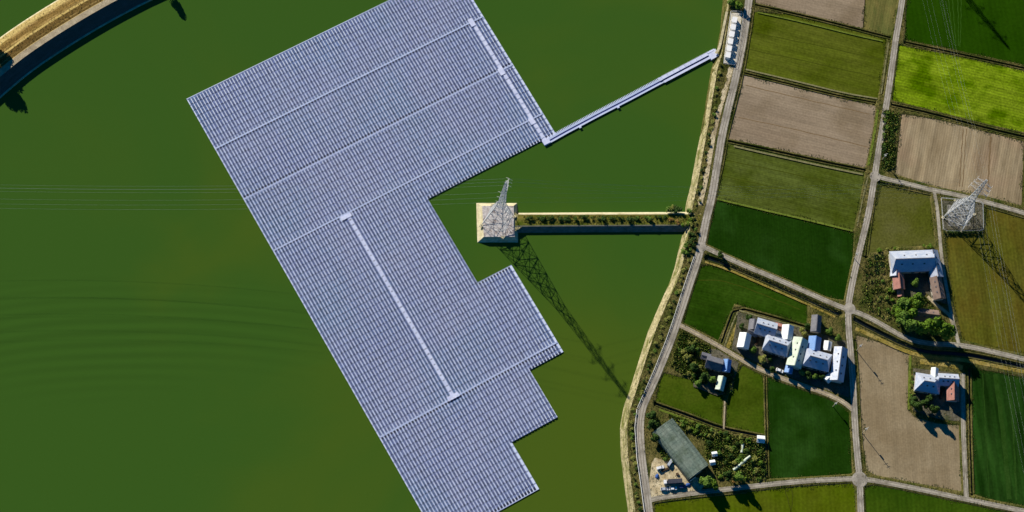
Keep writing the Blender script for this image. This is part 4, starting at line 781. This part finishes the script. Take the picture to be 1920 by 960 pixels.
# ------------------------------------------------------------------ power equipment on the pad
eq = None; nb2 = 6
for k in range(nb2):
    t = (k+.5)/nb2; x0 = 1376+(1361-1376)*t; y0 = 32+(112-32)*t; x, y = P2(x0+2, y0, 4)
    lab = ['topmost', 'second from the top', 'third from the top', 'third from the bottom', 'second from the bottom', 'bottommost'][k]
    r = thing('power_cabinet', 'white power conditioning cabinet on the gravel pad, '+lab+' of the row', 'cabinet', (x, y, LZ+.2), T(-102), 'power cabinets on the gravel pad')
    Lq = 3.5; hq = 2.3 if k != 5 else 3.0
    m = MB(); m.box((0, 0, hq/2), (Lq-.2, 2.6, hq)); bdy = m.build('body', MAT['whitep'], r)
    m = MB(); m.box((0, 0, hq+.08), (Lq, 2.9, .12)); m.build('roof', MAT['whitep'], r)
    for s in (-1, 1): m = MB(); m.box((s*.75, 1.33, hq/2), (1.2, .06, hq-.4)); m.build('door', MAT['steel'], r)
    m = MB(); m.box((0, -1.5, .7), (1.6, .4, 1.)); m.build('vent_unit', MAT['steel'], r)
# fence round the pad and the pylon plot
def fence(name, label, pts, h=1.6, z=LZ, mt='steel', step=3., r_=.05, close=False, rails=3):
    W_ = [P2(a_, b_, z+.1) for a_, b_ in pts]; W_ = W_+[W_[0]] if close else W_
    f = thing(name, label, 'fence', (*W_[0], z)); o_ = (*W_[0], z); n = max(2, int(sum(math.dist(a_, b_) for a_, b_ in zip(W_[:-1], W_[1:]))/step)); c = resample(W_, n)
    for x, y in c: m = MB(); m.tube((x, y, z-.3), (x, y, z+h), r_*1.4); m.build('post', MAT[mt], f, o_)
    m = MB()
    for i in range(rails):
        zz_ = z+h*(i+1)/rails-.05
        for a_, b_ in zip(c[:-1], c[1:]): m.tube((*a_, zz_), (*b_, zz_), r_)
    m.build('rail', MAT[mt], f, o_); return f
fence('mesh_fence', 'grey fence round the rectangular plot of the field pylon', [(1764, 372), (1842, 379), (1843, 434), (1768, 434)], 2., close=True)
fence('mesh_fence', 'fence around the white power cabinets pad', [(1370, 22), (1394, 23), (1379, 124), (1356, 120)], 1.8, close=True)
fence('guard_rail', 'white guard rail along the water side of the road, from causeway to the long bend', [(1301, 482), (1281, 540), (1262, 600), (1248, 640), (1228, 690), (1207, 738), (1195, 765)], .85, z=RZ-.05, mt='whitep', step=3.2, r_=.12, rails=2)
fence('guard_rail', 'white guard rail along the water side of the road, below the long bend', [(1194, 768), (1190, 800), (1194, 860), (1200, 900), (1208, 960), (1214, 1000)], .85, z=RZ-.05, mt='whitep', step=3.2, r_=.12, rails=2)
# dark hedge along the pylon plot
for k in range(15):
    plant('bush', 1, 1772+k*4.8+random.uniform(-1, 1), 435+random.uniform(-.7, .7), random.uniform(.7, 1.), random.uniform(1.3, 1.8), 'dark clipped bush on the lower side of the pylon plot', 'bush', 'hedge below the pylon plot')
for k in range(16):
    plant('bush', random.choice([1, 3]), 1668-(k*6.5)*.1+random.uniform(-7, 7), 212+k*6.6, random.uniform(.8, 1.5), random.uniform(.7, 1.6), 'dark scrub bush between the village road and the tilled field', 'bush', 'scrub strip beside the village road')
# vegetable beds
for k, (x0, y0) in enumerate([(1643, 482), (1653, 481), (1643, 497), (1654, 496), (1644, 509)]):
    x, y = P2(x0, y0, LZ); r = thing('vegetable_bed', 'dark leafy vegetable bed left of the courtyard farmhouse, '+['upper left', 'upper right', 'middle left', 'middle right', 'bottom'][k]+' one', 'vegetable bed', (x, y, LZ), T(3), 'vegetable beds')
    m = MB(); m.box((0, 0, .12), (2.4, 3., .3)); m.build('soil', MAT['ditch'], r)
    m = MB()
    for _ in range(120):
        a_, b_ = random.uniform(-1.1, 1.1), round(random.uniform(-1.4, 1.4)/.55)*.55; q = random.uniform(0, 6.28); s = random.uniform(.15, .35)
        m.add([(a_, b_, .26), (a_+s*math.cos(q), b_+s*math.sin(q), .4), (a_+s*math.cos(q+1), b_+s*math.sin(q+1), .6)], [(0, 1, 2)])
    m.build('foliage', LM[1], r)
# ------------------------------------------------------------------ utility poles
def upole(px, py, h, label):
    x, y = P2(px, py, LZ); r = thing('utility_pole', label, 'utility pole', (x, y, LZ), T(20), 'utility poles')
    m = MB(); m.tube((0, 0, -.4), (0, 0, h), .2, .13, 8); m.build('pole', MAT['conc2'], r)
    for z in (h-.5, h-1.5): m = MB(); m.box((0, 0, z), (2., .12, .12)); m.build('crossarm', MAT['steel'], r)
    m = MB(); m.tube((.4, 0, h-4.4), (.4, 0, h-3.), .42, n=8); m.build('transformer', MAT['steel'], r)
    for a_ in (-.9, 0, .9): m = MB(); m.tube((a_, 0, h-.44), (a_, 0, h-.15), .07, n=6); m.build('insulator', MAT['whitep'], r)
upole(1606, 657, 12, 'concrete utility pole on the road edge by the upper corner of the bare field')
upole(1617, 812, 12, 'concrete utility pole on the road edge halfway down the bare field')
upole(1601, 484, 10, 'concrete utility pole beside the village road above the canal junction')
upole(1654, 300, 10, 'concrete utility pole beside the village road by the scrub strip')
upole(1562, 762, 9, 'concrete utility pole on the village lane above the dark green paddy')
# ------------------------------------------------------------------ vehicles
GL = MAT['glass']
def wheel_set(r, xs_, yw, rad_):
    for x_ in xs_:
        for s in (-1, 1):
            m = MB(); m.tube((x_, s*yw, rad_), (x_, s*(yw-.22), rad_), rad_, n=12); t = m.build('wheel', MAT['black'], r)
            m = MB(); m.tube((x_, s*(yw+.02), rad_), (x_, s*(yw-.02), rad_), rad_*.55, n=10); m.build('rim', MAT['steel'], t)
def carbody(px, py, rz, paint, label, group, van=False):
    x, y = P2(px, py, LZ+.6); r = thing('van' if van else 'parked_car', label, 'van' if van else 'car', (x, y, LZ+.17), rz, group); L_, w_ = (4.3, .84)
    side = [(-2.15, .35), (2.1, .35), (2.15, .75), (1.95, .95), (.95, 1.05), (.35, 1.48 if not van else 1.75), (-1.3, 1.5 if not van else 1.85), (-1.95, 1.08 if not van else 1.8), (-2.15, .9)]
    m = MB(); n = len(side); vs = [(a_, -w_*(1 if b_ < 1.1 else .82), b_) for a_, b_ in side]+[(a_, w_*(1 if b_ < 1.1 else .82), b_) for a_, b_ in side]
    m.add(vs, [tuple(range(n)), tuple(range(n, 2*n))[::-1]]+[(i, n+i, n+(i+1) % n, (i+1) % n) for i in range(n)]); m.build('body', paint, r)
    m = MB(); m.add([(.93, -.7, 1.08), (.93, .7, 1.08), (.4, .62, 1.46), (.4, -.62, 1.46)], [(0, 1, 2, 3)]); m.build('windscreen', GL, r, (-.03, 0, -.03))
    m = MB(); m.add([(-1.93, -.7, 1.1), (-1.93, .7, 1.1), (-1.36, .62, 1.47), (-1.36, -.62, 1.47)], [(3, 2, 1, 0)]); m.build('rear_window', GL, r, (.03, 0, -.03))
    for s in (-1, 1):
        m = MB(); m.box((-.35, s*.8, 1.2), (1.6, .06, .3)); m.build('side_window', GL, r)
        m = MB(); m.box((2.12, s*.6, .72), (.08, .3, .14)); m.build('headlight', MAT['whitep'], r)
    wheel_set(r, (-1.3, 1.3), .86, .32); return r
paints = dict(w=mat('car_white', S(232, 232, 230), rough=.3, grain=0, spec=.6), s=mat('car_silver', S(176, 182, 190), rough=.3, grain=0, spec=.6), b=mat('car_blue', S(50, 66, 104), rough=.3, grain=0, spec=.6), k=mat('truck_dark', S(58, 60, 70), S(74, 74, 80), .5, rough=.5, grain=.1))
carbody(1246, 917, T(3), paints['s'], 'silver car parked nearest the road below the dark truck', 'cars on the forecourt')
carbody(1262, 916, T(3), paints['w'], 'white car parked second along below the dark truck', 'cars on the forecourt')
carbody(1279, 913, T(3), paints['b'], 'dark blue car parked third along below the dark truck', 'cars on the forecourt')
carbody(1238, 877, T(15), paints['w'], 'white van parked at the upper end of the forecourt', 'vans on the forecourt', True)
carbody(1256, 868, T(55), paints['s'], 'pale van parked slanting beside the green shed', 'vans on the forecourt', True)
x, y = P2(1262, 903, LZ+1.5); r = thing('flatbed_truck', 'long dark truck parked on the sandy forecourt below the green shed', 'truck', (x, y, LZ+.17), T(4))
m = MB(); m.box((1., 0, 1.9), (7.8, 2.4, 1.9)); m.build('cargo_box', paints['k'], r)
m = MB(); m.box((-4.3, 0, 1.35), (1.8, 2.2, 1.7)); m.box((-4.4, 0, 2.35), (1.4, 2., .5)); cb = m.build('cab', paints['w'], r)
m = MB(); m.box((-5.21, 0, 1.75), (.06, 1.9, .7)); m.build('windscreen', GL, cb)
m = MB(); m.box((0, 0, .75), (10., 1.2, .3)); m.build('chassis', MAT['black'], r)
wheel_set(r, (-4.1, 2.2, 3.6), 1.12, .48)
carbody(1484, 694, T(75), paints['s'], 'silver car parked in the shade below the long village house', 'cars in the village')
carbody(1462, 695, T(-22), paints['w'], 'white car parked at the lane edge of the village courtyard', 'cars in the village')

# clutter on the forecourt and in the yards
MAT['blue_sheet'] = mat('blue_tarpaulin', S(60, 92, 150), rough=.5, grain=.1)
def clutter(px, py, kind, label, rz):
    x, y = P2(px, py, LZ+.3); r = thing(kind, label, {'pallet_stack': 'pallets', 'timber_pile': 'timber pile', 'covered_heap': 'covered heap'}[kind], (x, y, ground_z(x, y)+.15), rz)
    if kind == 'pallet_stack':
        for k in range(5): m = MB(); m.box((random.uniform(-.1, .1), 0, .1+k*.17), (1.3, 1.3, .12), random.uniform(-.1, .1)); m.build('pallet', MAT['wood'], r)
    elif kind == 'timber_pile':
        for k in range(7): m = MB(); m.tube((-2.2, (k % 4)*.36-.5+(k//4)*.18, .18+(k//4)*.3), (2.2+random.uniform(-.4, .4), (k % 4)*.36-.5+(k//4)*.18, .18+(k//4)*.3), .17, n=7); m.build('log', MAT['wood'], r)
    else:
        m = MB(); n = 10; ring = [(1.5*math.cos(2*math.pi*k/n)*random.uniform(.85, 1.1), 1.*math.sin(2*math.pi*k/n)*random.uniform(.85, 1.1)) for k in range(n)]
        m.add([(a, b, 0) for a, b in ring]+[(a*.6, b*.6, .8+random.uniform(-.1, .1)) for a, b in ring]+[(0, 0, 1.)], [(k, (k+1) % n, n+(k+1) % n, n+k) for k in range(n)]+[(n+k, n+(k+1) % n, 2*n) for k in range(n)]); m.build('sheet', MAT['blue_sheet'], r)
        m = MB(); m.box((0, 0, .06), (2.6, 1.6, .12)); m.build('pallet', MAT['wood'], r)
clutter(1247, 881, 'timber_pile', 'pile of logs between the two vans above the sandy forecourt', .4)
clutter(1270, 889, 'pallet_stack', 'stack of pallets between the green shed and the dark truck', .2)
clutter(1290, 909, 'covered_heap', 'blue sheeted heap at the right end of the row of cars', .3)
clutter(1232, 893, 'covered_heap', 'blue sheeted heap on the left side of the forecourt near the road', 1.2)
clutter(1452, 668, 'pallet_stack', 'stack of pallets in the middle of the village yard', .5)
clutter(1716, 508, 'covered_heap', 'blue sheeted heap in the shade of the courtyard farmhouse', .1)
clutter(1764, 741, 'timber_pile', 'pile of logs left of the orange pink roofed wing', 1.3)
clutter(1728, 745, 'pallet_stack', 'stack of pallets on the shady side of the hipped house', .2)
clutter(1420, 640, 'timber_pile', 'pile of logs right of the white storehouse', 1.2)

# more roofs packed between the village houses
house('lean_to', 'small white roofed lean-to between the two double roofs of the village', 'shed', 1462, 627, 4.4, 3., T(-18), 2.6, 3.4, 'white', 0, windows=1)
house('lean_to', 'small pale green lean-to right of the middle village farmhouse roof', 'shed', 1479, 643, 4.2, 3., T(72), 2.6, 3.4, 'pale', 0, windows=1)
house('lean_to', 'small dark lean-to under the grey shed at the village edge', 'shed', 1412, 622, 4.6, 3.4, T(-14), 2.4, 3.2, 'dark', 0, windows=1)
house('lean_to', 'small pink roofed lean-to at the right end of the upper village farmhouse', 'shed', 1461, 612, 3.8, 3., T(-18), 2.4, 3.2, 'rust', 0, windows=1)
house('lean_to', 'small blue roofed lean-to below the long pale and navy roof', 'shed', 1480, 690, 4.6, 3.2, T(72), 2.4, 3.2, 'blue', 0, windows=1)
house('lean_to', 'small white roofed lean-to at the foot of the long house beside the road', 'shed', 1556, 707, 4.6, 3.2, T(40), 2.4, 3.2, 'white', 0, windows=1)
house('lean_to', 'small dark roofed hut between the cottage and its garden trees', 'shed', 1324, 668, 4.2, 3., T(-16), 2.4, 3.2, 'dark', 0, windows=1)
for (x, y, r, h, mi, l) in [(1508, 626, 1.8, 3.5, 2, 'olive tree between the long pale roof and the blue metal shed'), (1503, 618, 1.6, 3, 2, 'small olive tree above the long pale and navy roof'), (1556, 622, 2.2, 4, 3, 'green tree on the grass right of the dark grey shed'), (1573, 634, 2., 4, 3, 'green tree at the roadside corner above the long narrow house'), (1404, 596, 2., 4, 1, 'dark tree at the upper left corner of the village'), (1392, 612, 1.8, 3.5, 1, 'dark tree above the white storehouse'), (1514, 612, 2., 4, 1, 'dark tree left of the lone grey shed'), (1448, 694, 1.8, 3.6, 1, 'dark tree at the lane edge below the village courtyard'), (1540, 704, 2.2, 4.6, 1, 'dark tree at the lower right of the wide pale ridge roof')]:
    plant('tree', mi, x, y, r, h, l, 'tree')
# wheel tracks and drill lines on the fields
MAT['track_light'] = mat('light_wheel_track', S(58, 88, 30), S(44, 76, 18), .4, grain=.2); MAT['track_soft'] = mat('soft_wheel_track', S(46, 74, 26), S(32, 60, 14), .15, grain=.25); MAT['track_dark'] = mat('dark_furrow', S(112, 92, 64), S(124, 104, 76), .4, grain=.2); MAT['track_olive'] = mat('olive_wheel_track', S(58, 66, 12), S(70, 76, 22), .4, grain=.2)
for wd, mk, L in [(.4, 'track_light', [(1776, -20), (1783, 40), (1789, 84)]), (.4, 'track_light', [(1784, -20), (1789, 40), (1793, 86)]), (.4, 'track_light', [(1795, -20), (1797, 40), (1797, 86)]), (.4, 'track_light', [(1802, -20), (1802, 40), (1800, 88)]),
  (2.6, 'track_soft', [(1866, 702), (1880, 800), (1893, 936)]), (1., 'track_soft', [(1891, 710), (1900, 800), (1906, 938)]), (.5, 'track_soft', [(1842, 700), (1848, 800), (1855, 930)]),
  (.6, 'track_dark', [(1806, 240), (1802, 300), (1799, 350)]), (.5, 'track_dark', [(1812, 241), (1808, 300), (1805, 350)]), (1., 'track_dark', [(1858, 256), (1855, 300), (1852, 360)]),
  (.5, 'track_dark', [(1398, 160), (1500, 184), (1630, 214)]), (.5, 'track_dark', [(1384, 220), (1480, 240), (1628, 276)]), (.45, 'track_olive', [(1402, 60), (1500, 78), (1655, 112)]), (.45, 'track_olive', [(1400, 92), (1500, 112), (1650, 146)]),
  (.45, 'track_olive', [(1358, 300), (1450, 318), (1612, 354)]), (.45, 'track_olive', [(1352, 330), (1450, 350), (1606, 388)]), (.4, 'track_olive', [(1305, 526), (1360, 524), (1500, 580)]), (.5, 'track_olive', [(1470, 912), (1484, 960), (1490, 1000)]), (.5, 'track_olive', [(1482, 911), (1488, 930), (1478, 990)])]:
    c = resample(smooth([P2(x, y, FZ) for x, y in L], 2), 40); wq = .15*np.sin(np.arange(40)*.8)
    c = c+np.stack([wq, wq*.5], 1); m = MB(); m.loft([[(x, y, FZ+.006) for x, y in offset_line(c, wd/2)], [(x, y, FZ+.006) for x, y in offset_line(c, -wd/2)]]); tag(m.build('wheel_track', MAT[mk], flip=True), kind='structure')
